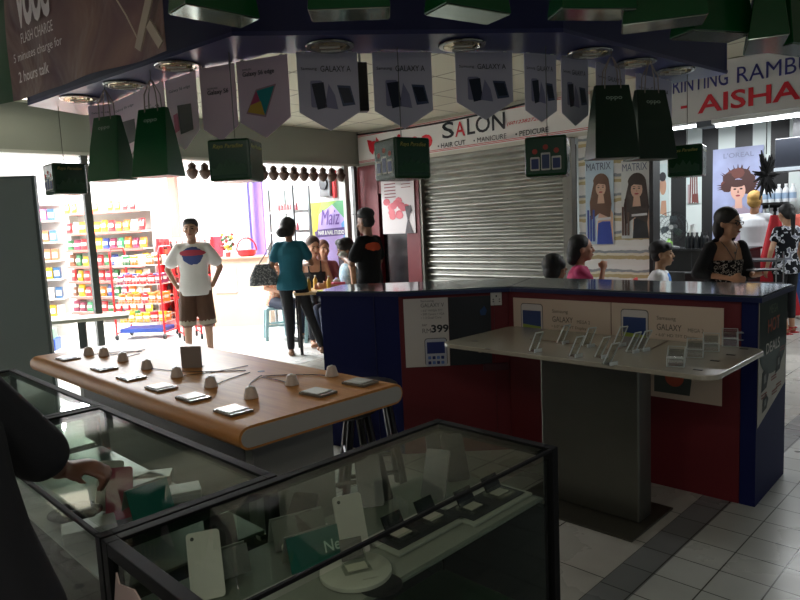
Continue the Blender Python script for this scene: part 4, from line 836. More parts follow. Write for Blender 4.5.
def person(label,loc,rz,J=None,h=1.70,seated=False,fem=False,skin='a87a5e',shirt=None,trousers=None,hair=None,hy=0,hp=0,shoes=None,vox=.010,hands=((.5,),(.5,)),palms=(None,None),nohands=(),group=None,hdir=(None,None)):
    P=dict(SEAT if seated else DEF); P.update(J or {}); s=h/1.70; P={k:V(v)*s for k,v in P.items()}
    for q in 'RL': P['s'+q].x-=(P['s'+q].x-P['nec'].x)*(.10 if not fem else .17); P['s'+q].z-=.012*s
    t=thing('person',label,'person',loc,rz,group)
    sk=mat(skin,.5,noise=.05,scale=20)
    sw=.9 if fem else 1.0
    RT=[(P['pel']+V((0,0,-.07))*s,.150*(1.08 if fem else 1),.105),(P['pel'],.165*(1.06 if fem else 1),.118),(P['wai'],.135*sw,.100),(P['wai'].lerp(P['che'],.5),.145*sw,.104),(P['che'],.165*sw,.112),(P['che'].lerp(P['nec'],.55),.148*sw,.092),(P['nec']+V((0,0,-.01))*s,.062,.055)]
    def torso(m,inf=0,lo=0,hi=7,ex=0):
        rs=[]
        for i,(c,rx,ry) in enumerate(RT[lo:hi]):
            rs.append([c+V(((rx+inf)*s*math.cos(a),(ry+inf)*s*math.sin(a),0)) for a in [2*PI*k/20 for k in range(20)]])
        m.loft(rs)
    def shoulders(m,inf=0):
        for q in 'RL': m.caps(P['nec']+V((0,.005,-.035))*s,P['s'+q],(.040+inf*.6)*s,(.050*sw+inf*.7)*s)
    m=MB(); torso(m); shoulders(m)
    Rh=Euler((hp,0,hy)).to_matrix(); H=P['hea']+V((0,0,.008))*s; hs=s*1.1; X=lambda x,y,z:H+Rh@V((x,y,z))*hs
    m.caps(P['nec']+V((0,0,-.03))*s,H+Rh@V((0,.02,-.05))*s,(.056 if not fem else .048)*s,.050*s)
    m.ell(X(0,.005,.022),(.074*hs,.092*hs,.095*hs),Rh); m.ell(X(0,-.028,-.045),(.056*hs,.062*hs,.068*hs),Rh); m.ell(X(0,-.060,-.088),(.026*hs,.024*hs,.022*hs),Rh)
    m.caps(X(0,-.090,.012),X(0,-.108,-.022),.008*hs,.013*hs,8); m.ell(X(0,-.084,-.058),(.024*hs,.012*hs,.012*hs),Rh)
    for q in(-1,1): m.ell(X(q*.076,.008,-.005),(.010*hs,.020*hs,.032*hs),Rh); m.ell(X(q*.040,-.066,-.022),(.022*hs,.018*hs,.02*hs),Rh)
    for i,q in enumerate('RL'):
        m.caps(P['s'+q],P['e'+q],.046*s*sw,.037*s*sw); m.caps(P['e'+q],P['w'+q],.038*s*sw,.025*s*sw)
        d=V(hdir[i]).normalized() if hdir[i] else (P['w'+q]-P['e'+q]).normalized()
        pd=palms[i] if palms[i] is not None else V((1 if q=='R' else -1,0,0))
        if q not in nohands: hand(m,P['w'+q],d,V(pd),1 if q=='R' else -1,hands[i][0],s)
        m.caps(P['h'+q],P['k'+q],.082*s,.052*s); m.caps(P['k'+q],P['a'+q],.052*s,.034*s)
        m.caps(P['k'+q].lerp(P['a'+q],.15)+V((0,.012,0))*s,P['k'+q].lerp(P['a'+q],.5)+V((0,.010,0))*s,.046*s,.036*s)
        fa=P['a'+q]; m.caps(fa+V((0,.03,-.035))*s,fa+V((0,-.12,-.052))*s,.034*s,.026*s)
    remesh(m,'body',sk,t,vox)
    # face
    ey=MB()
    for q in(-1,1): ey.ell(X(q*.029,-.079,.008),(.013*hs,.008*hs,.0065*hs),Rh,10,6)
    ey.build('eyes',mat('1a1210',.25),t,True)
    br=MB()
    for q in(-1,1): br.caps(X(q*.014,-.087,.026),X(q*.044,-.078,.030),.004*hs,.003*hs,6)
    br.build('eyebrows',mat('1c1310',.7),t,True)
    lp=MB(); lp.ell(X(0,-.094,-.058),(.022*hs,.007*hs,.007*hs),Rh,12,6); lp.build('lips',mat('8a4440' if not fem else 'a04048',.45),t,True)
    if shirt:
        inf=shirt.get('inf',.014); m=MB(); torso(m,inf,shirt.get('lo',0),shirt.get('hi',7)); 
        if shirt.get('flare'):
            c,rx,ry=RT[0]; c2=c-V((0,0,shirt['flare']))*s; rr=shirt.get('fr',.012)
            m.loft([[c2+V(((rx+inf+rr)*s*math.cos(a),(ry+inf+rr)*s*math.sin(a),0)) for a in [2*PI*k/20 for k in range(20)]],[RT[1][0]+V(((RT[1][1]+inf)*s*math.cos(a),(RT[1][2]+inf)*s*math.sin(a),0)) for a in [2*PI*k/20 for k in range(20)]]])
        if shirt.get('sleeve',0)>0:
            shoulders(m,inf); sl=shirt['sleeve']
            for q in 'RL':
                if sl<=1: m.caps(P['s'+q],P['s'+q].lerp(P['e'+q],sl*.9),(.048+inf*.7)*s,(.044+inf+shirt.get('loose',.006)*.6)*s)
                else: m.caps(P['s'+q],P['e'+q],(.048+inf)*s,(.040+inf)*s); m.caps(P['e'+q],P['e'+q].lerp(P['w'+q],sl-1),(.040+inf)*s,(.030+inf)*s)
        if shirt.get('straps'):
            for q in(-1,1): m.caps(P['che']+V((q*.075,-.115,.0))*s,P['nec']+V((q*.085,-.05,-.02))*s,.012*s); m.caps(P['nec']+V((q*.085,-.03,-.03))*s,P['che']+V((q*.085,.10,.05))*s,.012*s)
        remesh(m,shirt.get('name','shirt'),shirt['mat'],t,vox*1.1,3)
    if trousers:
        inf=trousers.get('inf',.012); L=trousers.get('leg',2); m=MB()
        rs=[[c+V(((rx+inf)*s*math.cos(a),(ry+inf)*s*math.sin(a),0)) for a in [2*PI*k/20 for k in range(20)]] for c,rx,ry in (RT[0],RT[1],(RT[1][0].lerp(RT[2][0],.4),(RT[1][1]+RT[2][1])/2,.108))]; m.loft(rs)
        for q in 'RL':
            if L<=1: m.caps(P['h'+q],P['h'+q].lerp(P['k'+q],L),(.084+inf)*s,(.062+inf+trousers.get('loose',.012))*s)
            else: m.caps(P['h'+q],P['k'+q],(.084+inf)*s,(.054+inf)*s); m.caps(P['k'+q],P['k'+q].lerp(P['a'+q],L-1),(.054+inf)*s,(.040+inf)*s)
        remesh(m,trousers.get('name','trousers'),trousers['mat'],t,vox*1.1,3)
        if trousers.get('cuff'):
            m=MB()
            for q in 'RL':
                c=P['h'+q].lerp(P['k'+q],L+.06); d=(P['k'+q]-P['h'+q]).normalized(); m.cyl(c-d*.04,c+d*.035,(.062+inf+.016)*s,(.062+inf+.018)*s,16)
            m.build('rolled_cuff',trousers['cuff'],t,True)
    if hair:
        m=MB(); 
        for c,r in hair['b']: m.ell(X(*c),[v*hs for v in r],Rh)
        for a,b,ra,rb in hair.get('c',()): m.caps(X(*a),X(*b),ra*s,rb*s)
        remesh(m,'hair',mat(hair.get('col','0f0c0b'),.65,noise=.2,scale=30),t,.010,2)
    if shoes:
        m=MB()
        for q in 'RL': fa=P['a'+q]; m.caps(fa+V((0,.035,-.045))*s,fa+V((0,-.13,-.055))*s,.040*s,.032*s); 
        o=m.build('shoes',shoes,t,True)
    t['_P']=0; del t['_P']
    return t,P,X
def cloth_mat(base,kind,cols=(),rough=.85,scale=14):
    m,nt,b,co=nodemat('cloth_'+kind,rough,.2); L=nt.links.new
    if kind=='voronoi':
        v=N(nt,'ShaderNodeTexNoise'); v.inputs['Scale'].default_value=scale; v.inputs['Detail'].default_value=1.5; L(co,v.inputs['Vector'])
        rp=N(nt,'ShaderNodeValToRGB'); rp.color_ramp.interpolation='CONSTANT'; e=rp.color_ramp.elements; e[0].color=(*lin(base),1); e[1].position=.52; e[1].color=(*lin(cols[0]),1)
        if len(cols)>1: x=e.new(.60); x.color=(*lin(cols[1]),1)
        L(v.outputs[0],rp.inputs[0]); L(rp.outputs[0],b.inputs['Base Color'])
    elif kind=='print':   # blotchy print inside an ellipse on one side: cols=[(cx,cz,rx,rz,side,colour),...]
        sep=N(nt,'ShaderNodeSeparateXYZ'); L(co,sep.inputs[0]); cur=None
        n=N(nt,'ShaderNodeTexNoise'); n.inputs['Scale'].default_value=18; L(co,n.inputs['Vector'])
        prev=N(nt,'ShaderNodeRGB'); prev.outputs[0].default_value=(*lin(base),1); prev=prev.outputs[0]
        for cx,cz,rx,rz,side,col in cols:
            def mth(op,a,bb):
                q=N(nt,'ShaderNodeMath',operation=op)
                for i,v in enumerate((a,bb)):
                    if isinstance(v,(int,float)): q.inputs[i].default_value=v
                    else: L(v,q.inputs[i])
                return q.outputs[0]
            ex=mth('POWER',mth('ABSOLUTE',mth('DIVIDE',mth('SUBTRACT',sep.outputs['X'],cx),rx),0),2.5); ez=mth('POWER',mth('ABSOLUTE',mth('DIVIDE',mth('SUBTRACT',sep.outputs['Z'],cz),rz),0),2.5)
            d=mth('ADD',mth('ADD',ex,ez),mth('MULTIPLY',n.outputs[0],.9)); f=mth('LESS_THAN',d,1.25); f=mth('MULTIPLY',f,mth('GREATER_THAN',mth('MULTIPLY',sep.outputs['Y'],side),.02))
            q=N(nt,'ShaderNodeMix',data_type='RGBA'); L(f,q.inputs['Factor']); L(prev,q.inputs['A']); q.inputs['B'].default_value=(*lin(col),1); prev=q.outputs['Result']
        L(prev,b.inputs['Base Color'])
    return m
SHORT=dict(b=[((0,.018,.050),(.084,.094,.085)),((0,-.045,.085),(.066,.045,.035)),((0,.045,-.005),(.078,.062,.07))])
# --- man with his hands in his shorts' pockets
person('man in a white printed T-shirt and brown rolled shorts standing with hands in his pockets',(-2.36,7.62,0),.25,
 dict(eR=(-.30,.06,1.13),wR=(-.20,-.03,.92),eL=(.30,.06,1.13),wL=(.20,-.03,.92),kR=(-.115,-.02,.48),aR=(-.13,.02,.08),kL=(.115,-.01,.48),aL=(.12,.03,.08)),1.66,hands=((1.0,),(1.0,)),skin='a07a62',nohands=('R','L'),
 shirt=dict(mat=cloth_mat('d3d0cc','print',[(0,1.26,.12,.11,-1,'4a5688'),(0,1.29,.16,.035,-1,'b04858')]),sleeve=.72,loose=.018,inf=.024,flare=.03),
 trousers=dict(mat=mat('4a3020',.85,noise=.1),leg=.88,inf=.02,loose=.02,cuff=mat('8f8878',.9)),hair=dict(SHORT,col='1e1a18'),shoes=mat('5a5048',.6),hy=-.1)
# --- woman in teal, seen from behind
w1,P1,X1=person('woman in a teal T-shirt and black trousers with a dark bun, seen from behind',(-1.28,7.86,0),PI+.15,
 dict(eR=(-.26,-.05,1.14),wR=(-.12,-.23,1.12),eL=(.24,.0,1.13),wL=(.20,-.20,1.02),hR=(-.10,0,.88),kR=(-.20,-.02,.48),aR=(-.33,.0,.08),kL=(.06,-.02,.48),aL=(.06,.03,.08)),1.62,fem=True,skin='8a6048',
 shirt=dict(mat=mat('0f5e70',.8,noise=.06),sleeve=.62,inf=.02,flare=.02),trousers=dict(mat=mat('131318',.8),leg=1.93,inf=.008),
 hair=dict(col='120e0d',b=[((0,.02,.045),(.088,.098,.088)),((0,.055,-.01),(.085,.07,.085)),((.035,.115,-.045),(.07,.06,.06))]),hy=-.35,shoes=mat('8a6a54',.6))
# --- grey woven handbag on her arm
t=thing('handbag','grey checked handbag hanging from the shoulder of the woman in teal','handbag',(-1.60,7.80,.86),PI+.3)
m=MB(); m.loft([[V((x*1.0,y,0)) for x,y in rrect(-.17,.17,-.06,.06,.05)],[V((x*.95,y*.9,.10)) for x,y in rrect(-.17,.17,-.06,.06,.05)],[V((x*.5,y*.45,.25)) for x,y in rrect(-.17,.17,-.06,.06,.05)]]); m.build('bag_body',cloth_mat('5a5c60','voronoi',('8a8c90','a8a8a6'),.7,60),t,True)
m=MB(); m.tube([(-.07,0,.23),(-.10,0,.34),(-.11,0,.46),(-.11,.0,.50)],.008); m.tube([(.06,0,.23),(-.03,0,.36),(-.10,0,.48)],.008); m.build('strap',mat('8a7a6a',.6),t)
# --- man in black cap
person('man in a black cap and black T-shirt with an orange back print',(-.33,7.55,0),-2.15,
 dict(eR=(-.24,-.02,1.12),wR=(-.10,-.24,1.15),eL=(.24,-.08,1.12),wL=(.08,-.30,1.18),hea=(0,-.03,1.58)),1.65,skin='8a6650',
 shirt=dict(mat=cloth_mat('101012','print',[(.04,1.27,.12,.05,1,'b0482a')]),sleeve=.75,loose=.02,inf=.022,flare=.02),trousers=dict(mat=mat('14161c',.8),leg=1.95),hair=dict(col='0f0d0d',b=[((0,.03,.01),(.080,.082,.075))]),shoes=BLACK,hp=.12)
hd=[o for o in C.objects if o.get('category')=='person'][-1]
t=MB(); Hc=V((0,-.03,1.58))
for c,r in (((0,.012,.058),(.094,.106,.078)),): t.ell(Hc+V(c),r)
t.loft([[Hc+V((x*(1),-.07+y,.058+k)) for x,y in [(.07*math.cos(a),-.10*abs(math.sin(a))*1.0) for a in [PI+PI*i/12 for i in range(13)]]] for k in (0,.007)])
cp=t.build('cap',mat('101114',.7),hd,True); 
t=thing('food_packet','white paper packet held up by the man in the black cap','packet',(-.62,7.48,1.16),.3)
m=MB(); m.ell((0,0,.03),(.055,.03,.035)); m.build('paper',WHITE,t,True); m=MB(); m.ell((0,0,.062),(.035,.02,.012)); m.build('folded_top',OFFW,t,True)
# --- seated women at the small table
LONG=lambda col:dict(col=col,b=[((0,.02,.045),(.088,.096,.088)),((0,.05,-.04),(.085,.065,.11)),((0,.055,-.13),(.08,.055,.09))])
person('seated woman in a black camisole with brown pinned hair, looking down at the table',(-1.13,8.80,0),.25,dict(),1.74,seated=True,fem=True,skin='b98a70',
 shirt=dict(mat=mat('17161a',.8),lo=0,hi=5,inf=.012,straps=True,name='camisole'),trousers=dict(mat=mat('22242c',.8),leg=1.9),hair=dict(col='3a261c',b=[((0,.02,.048),(.086,.095,.085)),((0,.06,0),(.075,.06,.07))]),hp=.25,hy=.3)
person('woman with long reddish brown hair half hidden behind the woman in the camisole',(-1.05,9.35,0),.1,dict(),1.66,seated=True,fem=True,skin='b08468',shirt=dict(mat=mat('8a4a50',.8),sleeve=.6,inf=.015),trousers=dict(mat=mat('2a2c34',.8),leg=1.9),hair=LONG('5a3020'),hy=.4)
person('seated woman in a light blue sleeveless top with curly black hair, facing left',(-.62,8.35,0),-1.1,dict(wR=(-.10,-.36,.78),wL=(.12,-.34,.80)),1.68,seated=True,fem=True,skin='a07458',
 shirt=dict(mat=cloth_mat('9ab8c8','voronoi',('b8ccd4',),.8,30),inf=.014),trousers=dict(mat=mat('2a3248',.8),leg=1.9),
 hair=dict(col='14100f',b=[((0,.02,.05),(.10,.105,.09)),((-.05,.05,0),(.06,.06,.07)),((.05,.05,0),(.06,.06,.07)),((0,.08,-.03),(.08,.06,.08)),((.04,-.03,.10),(.05,.05,.04)),((-.04,-.03,.10),(.05,.05,.04))]),hp=.3)
person('person in an orange dotted blouse and dark jeans, hidden behind the woman in teal',(-1.72,9.15,0),.9,dict(),1.62,seated=True,fem=True,skin='a87a60',
 shirt=dict(mat=cloth_mat('d89a80','voronoi',('e8c8b0',),.8,40),sleeve=.8,inf=.016,name='blouse'),trousers=dict(mat=mat('232a3c',.8),leg=1.9),hair=dict(SHORT),shoes=BLACK,hp=.2)
# --- counter heads
person('dark haired person seated low, the lower of two heads before the shutter',(1.35,5.85,0),PI/2-.1,dict(),1.46,seated=True,fem=True,skin='9a6e54',shirt=dict(mat=mat('2a2226',.8),sleeve=.6,inf=.016),trousers=dict(mat=mat('22242a',.8),leg=1.9),hair=dict(LONG('0e0b0b'),b=[((0,.02,.04),(.10,.11,.10)),((0,.03,-.03),(.10,.09,.09)),((0,-.05,.03),(.08,.05,.06))]))
person('black haired woman in a bright pink top, chin resting on her hand',(1.74,6.40,0),PI/2-.25,dict(eR=(-.16,-.20,.83),wR=(-.07,-.24,1.02)),1.64,seated=True,fem=True,skin='a87860',shirt=dict(mat=mat('a02454',.8),sleeve=.4,inf=.016),trousers=dict(mat=mat('22242a',.8),leg=1.9),
 hair=dict(col='0e0b0b',b=[((0,.03,.045),(.092,.10,.09)),((0,.07,-.02),(.085,.07,.10)),((0,.09,-.09),(.07,.05,.06))]),hands=((1.3,),(.5,)),hy=.1)
person('boy with short black hair in a white T-shirt seated by the salon entrance',(2.50,6.35,0),PI/2-.45,dict(),1.52,seated=True,skin='a8805f',shirt=dict(mat=cloth_mat('d6d8da','print',[(0,.86,.09,.07,-1,'4a78b8')]),sleeve=.7,inf=.022),trousers=dict(mat=mat('2a2c34',.8),leg=1.9),hair=dict(SHORT,col='0d0b0b',b=SHORT['b']+[((0,-.06,.065),(.07,.035,.03)),((0,.03,.06),(.092,.10,.085))]))
# chairs and stools for the seated
def stool(label,loc,rz,mt,first=[None],grp='plastic stools'):
    if first[0] is None:
        t=thing('plastic_stool',label,'stool',loc,rz,grp)
        m=MB(); m.loft([[V((x*k,y*k,z)) for x,y in rrect(-.15,.15,-.15,.15,.03)] for k,z in ((1,.415),(1.0,.44),(.96,.45))]); m.build('seat',mt,t,bevel=.003)
        for a,b in ((-1,-1),(1,-1),(1,1),(-1,1)):
            m=MB(); m.loft([[V((a*.12+x,b*.12+y,.414)) for x,y in rrect(-.024,.024,-.024,.024,.006)],[V((a*.155+x,b*.155+y,0)) for x,y in rrect(-.022,.022,-.022,.022,.006)]]); m.build('leg',mt,t)
        for a,b in ((0,-1),(1,0),(0,1),(-1,0)):
            m=MB(); m.box((a*.138,b*.138,.20),(.25 if a==0 else .015,.25 if b==0 else .015,.03)); m.build('cross_bar',mt,t)
        first[0]=t; return t
    return again(first[0],label,loc,rz,grp)
SB=mat('8fb0b4',.4)
stool('pale blue plastic stool under the person in the orange blouse',(-1.74,9.12,0),.3,SB)
stool('pale blue plastic stool under the woman in the camisole',(-1.13,8.82,0),.1,SB); stool('pale blue plastic stool under the woman in the light blue top',(-.62,8.37,0),.4,SB); stool('pale blue plastic stool under the long haired woman at the back',(-1.05,9.37,0),.1,SB)
def seatchair(label,loc,rz,mt,grp=None,name='chair'):
    t=thing(name,label,'chair',loc,rz,grp); m=MB(); m.bx(-.21,.21,-.21,.21,.415,.45); m.build('seat',mt,t,bevel=.012)
    m=MB(); m.box((0,.205,.70),(.40,.03,.34),Euler((-.08,0,0)).to_matrix()); m.build('backrest',mt,t,bevel=.012)
    for a in(-1,1):
        for b in(-1,1): m=MB(); m.cyl((a*.18,b*.18,.415),(a*.2,b*.2,0),.014,n=8); m.build('leg',CHROME,t)
        m=MB(); m.cyl((a*.17,.19,.43),(a*.17,.215,.60),.012,n=8); m.build('back_post',CHROME,t)
    return t
seatchair('black chair under the lower dark haired person before the shutter',(1.35,5.85,0),PI/2-.1,BLACK); seatchair('black chair under the woman in the pink top',(1.74,6.40,0),PI/2-.25,BLACK)
seatchair('red chair under the boy in the white T-shirt',(2.50,6.35,0),PI/2-.45,REDP)
# --- woman with glasses
w2_,P2,X2=person('woman with glasses, black cardigan and patterned top holding a tablet behind the counter',(2.54,5.12,0),.15,
 dict(eR=(-.27,.0,1.16),wR=(-.10,-.21,1.12),eL=(.23,-.02,1.13),wL=(.10,-.26,1.14),hea=(.01,-.02,1.575)),1.50,fem=True,skin='b88868',
 shirt=dict(mat=cloth_mat('1c1a1a','voronoi',('b8b0a4','26221f'),.8,45),lo=0,hi=5,inf=.012,flare=.02,name='strapless_top'),trousers=dict(mat=mat('14141a',.8),leg=1.95),
 hair=dict(col='1a1210',b=[((0,.02,.045),(.092,.098,.09)),((-.045,.045,-.03),(.05,.05,.09)),((.05,.04,-.03),(.045,.05,.10)),((0,.06,-.04),(.08,.05,.1)),((.075,.0,-.10),(.025,.035,.06))]),shoes=BLACK,hy=.45,hp=.1,palms=(None,(0,0,1)),hands=((1.2,),(.5,)))
m=MB(); s=1.5/1.7
for q in 'RL': m.caps(P2['s'+q],P2['e'+q],.062*s,.052*s); m.caps(P2['e'+q],P2['e'+q].lerp(P2['w'+q],.35),.052*s,.044*s)
for q in(-1,1):
    for k in range(6): m.caps(P2['nec']+V((q*.12,.035-.02*k*.3,-.05))*s,P2['pel']+V((q*.155,.0+.02*math.sin(k),-.02))*s,.035*s,.045*s)
m.ell(P2['che']+V((0,.075,.03))*s,(.155*s,.045*s,.17*s)); remesh(m,'cardigan',mat('0f0e11',.85),w2_,.012,3)
m=MB()
for q in(-1,1): m.tube([X2(q*.030+.022*math.cos(a),-.094,.008+.015*math.sin(a)) for a in [2*PI*i/14 for i in range(15)]],.0028); m.tube([X2(q*.052,-.092,.010),X2(q*.078,-.05,.010),X2(q*.082,.0,.008)],.0025)
m.tube([X2(-.008,-.096,.010),X2(.008,-.096,.010)],.0028); m.build('glasses',BLACK,w2_)
m=MB(); m.tube([P2['nec']+V(v)*s for v in ((-.06,-.02,.0),(-.05,-.09,-.06),(0,-.125,-.17),(.05,-.09,-.06),(.06,-.02,0))],.003); m.ell(P2['nec']+V((0,-.13,-.10))*s,(.008,.005,.01)); m.build('necklace',mat('6a6258',.3,.8),w2_)
t=thing('tablet','dark tablet held flat by the woman with glasses','tablet',(2.68,4.83,1.045),.15)
m=MB(); m.bx(-.10,.10,-.06,.06,0,.012); m.build('tablet_body',mat('2a2c30',.3),t,bevel=.003); m=MB(); m.bx(-.09,.09,-.052,.052,.0122,.0135); m.build('screen',mat('6c7074',.15),t)
# --- blond person & shelf, floral woman
person('blond person in a white shirt reaching up to the salon shelf, seen from behind',(4.72,8.75,0),PI-.7,dict(eR=(-.22,-.18,1.25),wR=(-.18,-.38,1.34),eL=(.24,-.1,1.2),wL=(.2,-.34,1.28)),1.70,skin='9a7054',
 shirt=dict(mat=mat('c9ccd0',.8,noise=.04),sleeve=.8,loose=.02,inf=.024,flare=.04),trousers=dict(mat=mat('15161a',.8),leg=1.95),hair=dict(SHORT,col='b08a48'),shoes=BLACK)
fw,PF,XF=person('ponytailed woman in a black and white floral top and cropped black trousers',(4.62,7.85,0),PI+.25,dict(eL=(.27,.03,1.12),wL=(.26,-.05,.88),aL=(.08,.10,.08),kL=(.09,.0,.48)),1.52,fem=True,skin='b48a6c',
 shirt=dict(mat=cloth_mat('15171c','voronoi',('c9ccd2','787c88'),.8,16),sleeve=.45,inf=.018,flare=.05),trousers=dict(mat=mat('121318',.8),leg=1.65,inf=.01),hair=dict(col='100d0c',b=[((0,.015,.04),(.088,.096,.088)),((0,.06,0),(.07,.06,.07)),((0,.12,-.02),(.035,.04,.035))],c=[((0,.13,-.04),(.0,.14,-.24),.032,.022)]),hy=-.2)
m=MB()
for q in 'RL':
    fa=PF['a'+q]; m.bx(fa.x-.04,fa.x+.04,fa.y-.15,fa.y+.07,.0,.012); m.caps(fa+V((-.04,-.05,-.045)),fa+V((.04,-.05,-.045)),.012); m.tube([fa+V((.045*math.cos(a),.045*math.sin(a)+.01,-.01)) for a in [2*PI*i/12 for i in range(13)]],.007)
m.build('sandals',mat('b02a2a',.5),fw)
person('passer-by in blue jeans cut by the right edge of the picture',(5.45,8.75,0),PI-.3,dict(),1.66,skin='a87c60',shirt=dict(mat=mat('b8584a',.8),sleeve=.6,inf=.02),trousers=dict(mat=mat('2f4f88',.8),leg=1.95),hair=dict(SHORT),shoes=mat('c8c4bc',.6))
# --- dark clad person in the foreground, arm over the left case
fp,PF2,_=person('person in black leaning over the left show case, with dark sleeve and bare hand',(-.93,1.10,0),0,
 dict(pel=(.17,-.07,.90),wai=(.14,-.05,1.03),che=(.05,.0,1.20),nec=(-.03,.07,1.33),hea=(-.10,.16,1.46),
  sR=(-.20,.0,1.27),eR=(-.30,.15,1.02),wR=(-.25,.36,.98),sL=(.14,.07,1.285),eL=(.19,.20,1.10),wL=(.11,.42,.985),
  hR=(.09,-.08,.87),kR=(.08,-.08,.47),aR=(.08,-.10,.08),hL=(.25,-.08,.87),kL=(.25,-.07,.47),aL=(.25,-.10,.08)),1.66,skin='7a5442',vox=.008,
 shirt=dict(mat=mat('131419',.9,noise=.1),sleeve=1.12,loose=.0,inf=.020,flare=.03),trousers=dict(mat=mat('141519',.9),leg=1.95,inf=.02),hair=dict(SHORT,col='0c0b0b'),shoes=BLACK,hy=PI-.5,hp=.5,palms=((0,0,-1),(0,0,-1)),hands=((.5,),(1.15,)),hdir=(None,(.97,.1,.05)))
# ================================================================== mart
# small table with drinks
t=thing('cafe_table','small dark edged square table with a pale top among the seated women','table',(-.98,8.12,0),.2)
m=MB(); m.bx(-.33,.33,-.3,.3,.72,.75); m.build('tabletop',mat('b89a70',.4),t,bevel=.004)
for a in(-1,1):
    for b in(-1,1): m=MB(); m.bx(a*.28-.018,a*.28+.018,b*.25-.018,b*.25+.018,0,.719); m.build('leg',BLACK,t)
def bottle_proto(r,h,c,cap,name='bottle',label_c=None):
    t=thing(name,'','bottle'); m=MB(); m.lathe([(0,0),(r,0),(r,h*.6),(r*.85,h*.7),(r*.4,h*.82),(r*.4,h*.9),(0,h*.9)],n=14); m.build('bottle_body',mat(c,.3),t,True); m=MB(); m.cyl((0,0,h*.9+.001),(0,0,h),r*.45,n=10); m.build('bottle_cap',mat(cap,.4),t)
    if label_c: m=MB(); m.lathe([(r+.001,h*.18),(r+.001,h*.5)],n=14); m.build('bottle_label',mat(label_c,.5),t,True)
    return t
by=bottle_proto(.028,.17,'c8a040','d8d4c8'); place_first(by,'small sauce bottle with yellow sauce on the cafe table, in front of the camisole',(-1.10,8.0,.7505),0)
again(by,'small sauce bottle on the cafe table near its right edge',(-.86,8.05,.7505)); again(by,'small sauce bottle on the cafe table behind the other two',(-1.05,8.25,.7505))
t=thing('tissue_box','pink and white tissue box on the cafe table','tissue box',(-.78,8.25,.7505),.3); m=MB(); m.bx(-.10,.10,-.05,.05,0,.07); m.build('box',mat('c85a7a',.5),t,bevel=.004); m=MB(); m.ell((0,0,.085),(.05,.02,.03)); m.build('tissue',WHITE,t,True)
# packets
PC=['c0282c','e0b020','2c6a3a','d8772a','7a4a2c','2a3f8a','d8cdb8','8a2a4a','46a06a']
pkm=[]
for c in PC:
    m=MB(); w,h=.075,.19
    m.loft([[V((x*w*k,y*.03*q,z)) for x,y in [(math.cos(a),math.sin(a)) for a in [2*PI*i/12 for i in range(12)]]] for z,k,q in ((0,.95,.1),(.02,.92,.7),(h*.5,1,1),(h-.02,.92,.7),(h,.95,.1))]); m.mi=1
    m.loft([[V((x*w*.8,-.032+y*.002,z)) for x,y in [(math.cos(a),math.sin(a)) for a in [2*PI*i/10 for i in range(10)]]] for z in (h*.35,h*.65)])
    pkm.append(m.mesh('snack_packet',[mat(c,.3,noise=.25,scale=25),mat('e0d8c8',.4)],False))
def packet(x,y,z,rz,lab,grp,par_M,sc_=1,ci=None):
    o=bpy.data.objects.new('snack_packet',random.choice(pkm) if ci is None else pkm[ci]); C.objects.link(o); p=par_M@V((x,y,z)); o.location=p; o.rotation_euler=(-.12,0,rz+random.uniform(-.15,.15)); o.scale=(sc_*random.uniform(.9,1.1),sc_,sc_*random.uniform(.85,1.1)); tag(o,lab,'snack packet',grp); return o
random.seed(11)
# gondola
gx,gy,gr=-4.75,11.05,-.38; GM=Matrix.Translation((gx,gy,0))@Matrix.Rotation(gr,4,'Z')
t=thing('gondola_shelf','long white snack gondola with six shelves behind the red wire cart','shelf unit',(gx,gy,0),gr); GW=1.75
SHW=mat('dad6d0',.5); m=MB(); m.bx(-GW/2,GW/2,.17,.19,.05,2.25); m.build('back_panel',SHW,t)
m=MB(); m.bx(-GW/2,GW/2,-.25,.16,0,.10); m.build('plinth',SHW,t)
for x in(-GW/2-.02,GW/2+.002): m=MB(); m.bx(x,x+.018,-.02,.20,0,2.25); m.build('upright',SHW,t)
SZ=[.28,.54,.80,1.05,1.32,1.60,1.93]
for z in SZ:
    m=MB(); m.bx(-GW/2,GW/2,-.24,.165,z-.02,z); q=m.build('shelf',SHW,t); m=MB(); m.bx(-GW/2,GW/2,-.247,-.2405,z-.035,z+.005); m.build('price_rail',mat('c05a50',.5),q)
nmz=['lowest','second','third','fourth','fifth','sixth','top']
for k,z in enumerate(SZ):
    n=11
    for i in range(n):
        x=-GW/2+.09+i*(GW-.18)/(n-1); ci=None
        if k>=5: ci=random.choice([1,1,6,0,3])
        packet(x,-.13,z+.002,gr,'snack packet in the row on the %s shelf of the gondola'%nmz[k],'snack packets on the %s gondola shelf'%nmz[k],GM,.95 if k<6 else .85,ci)
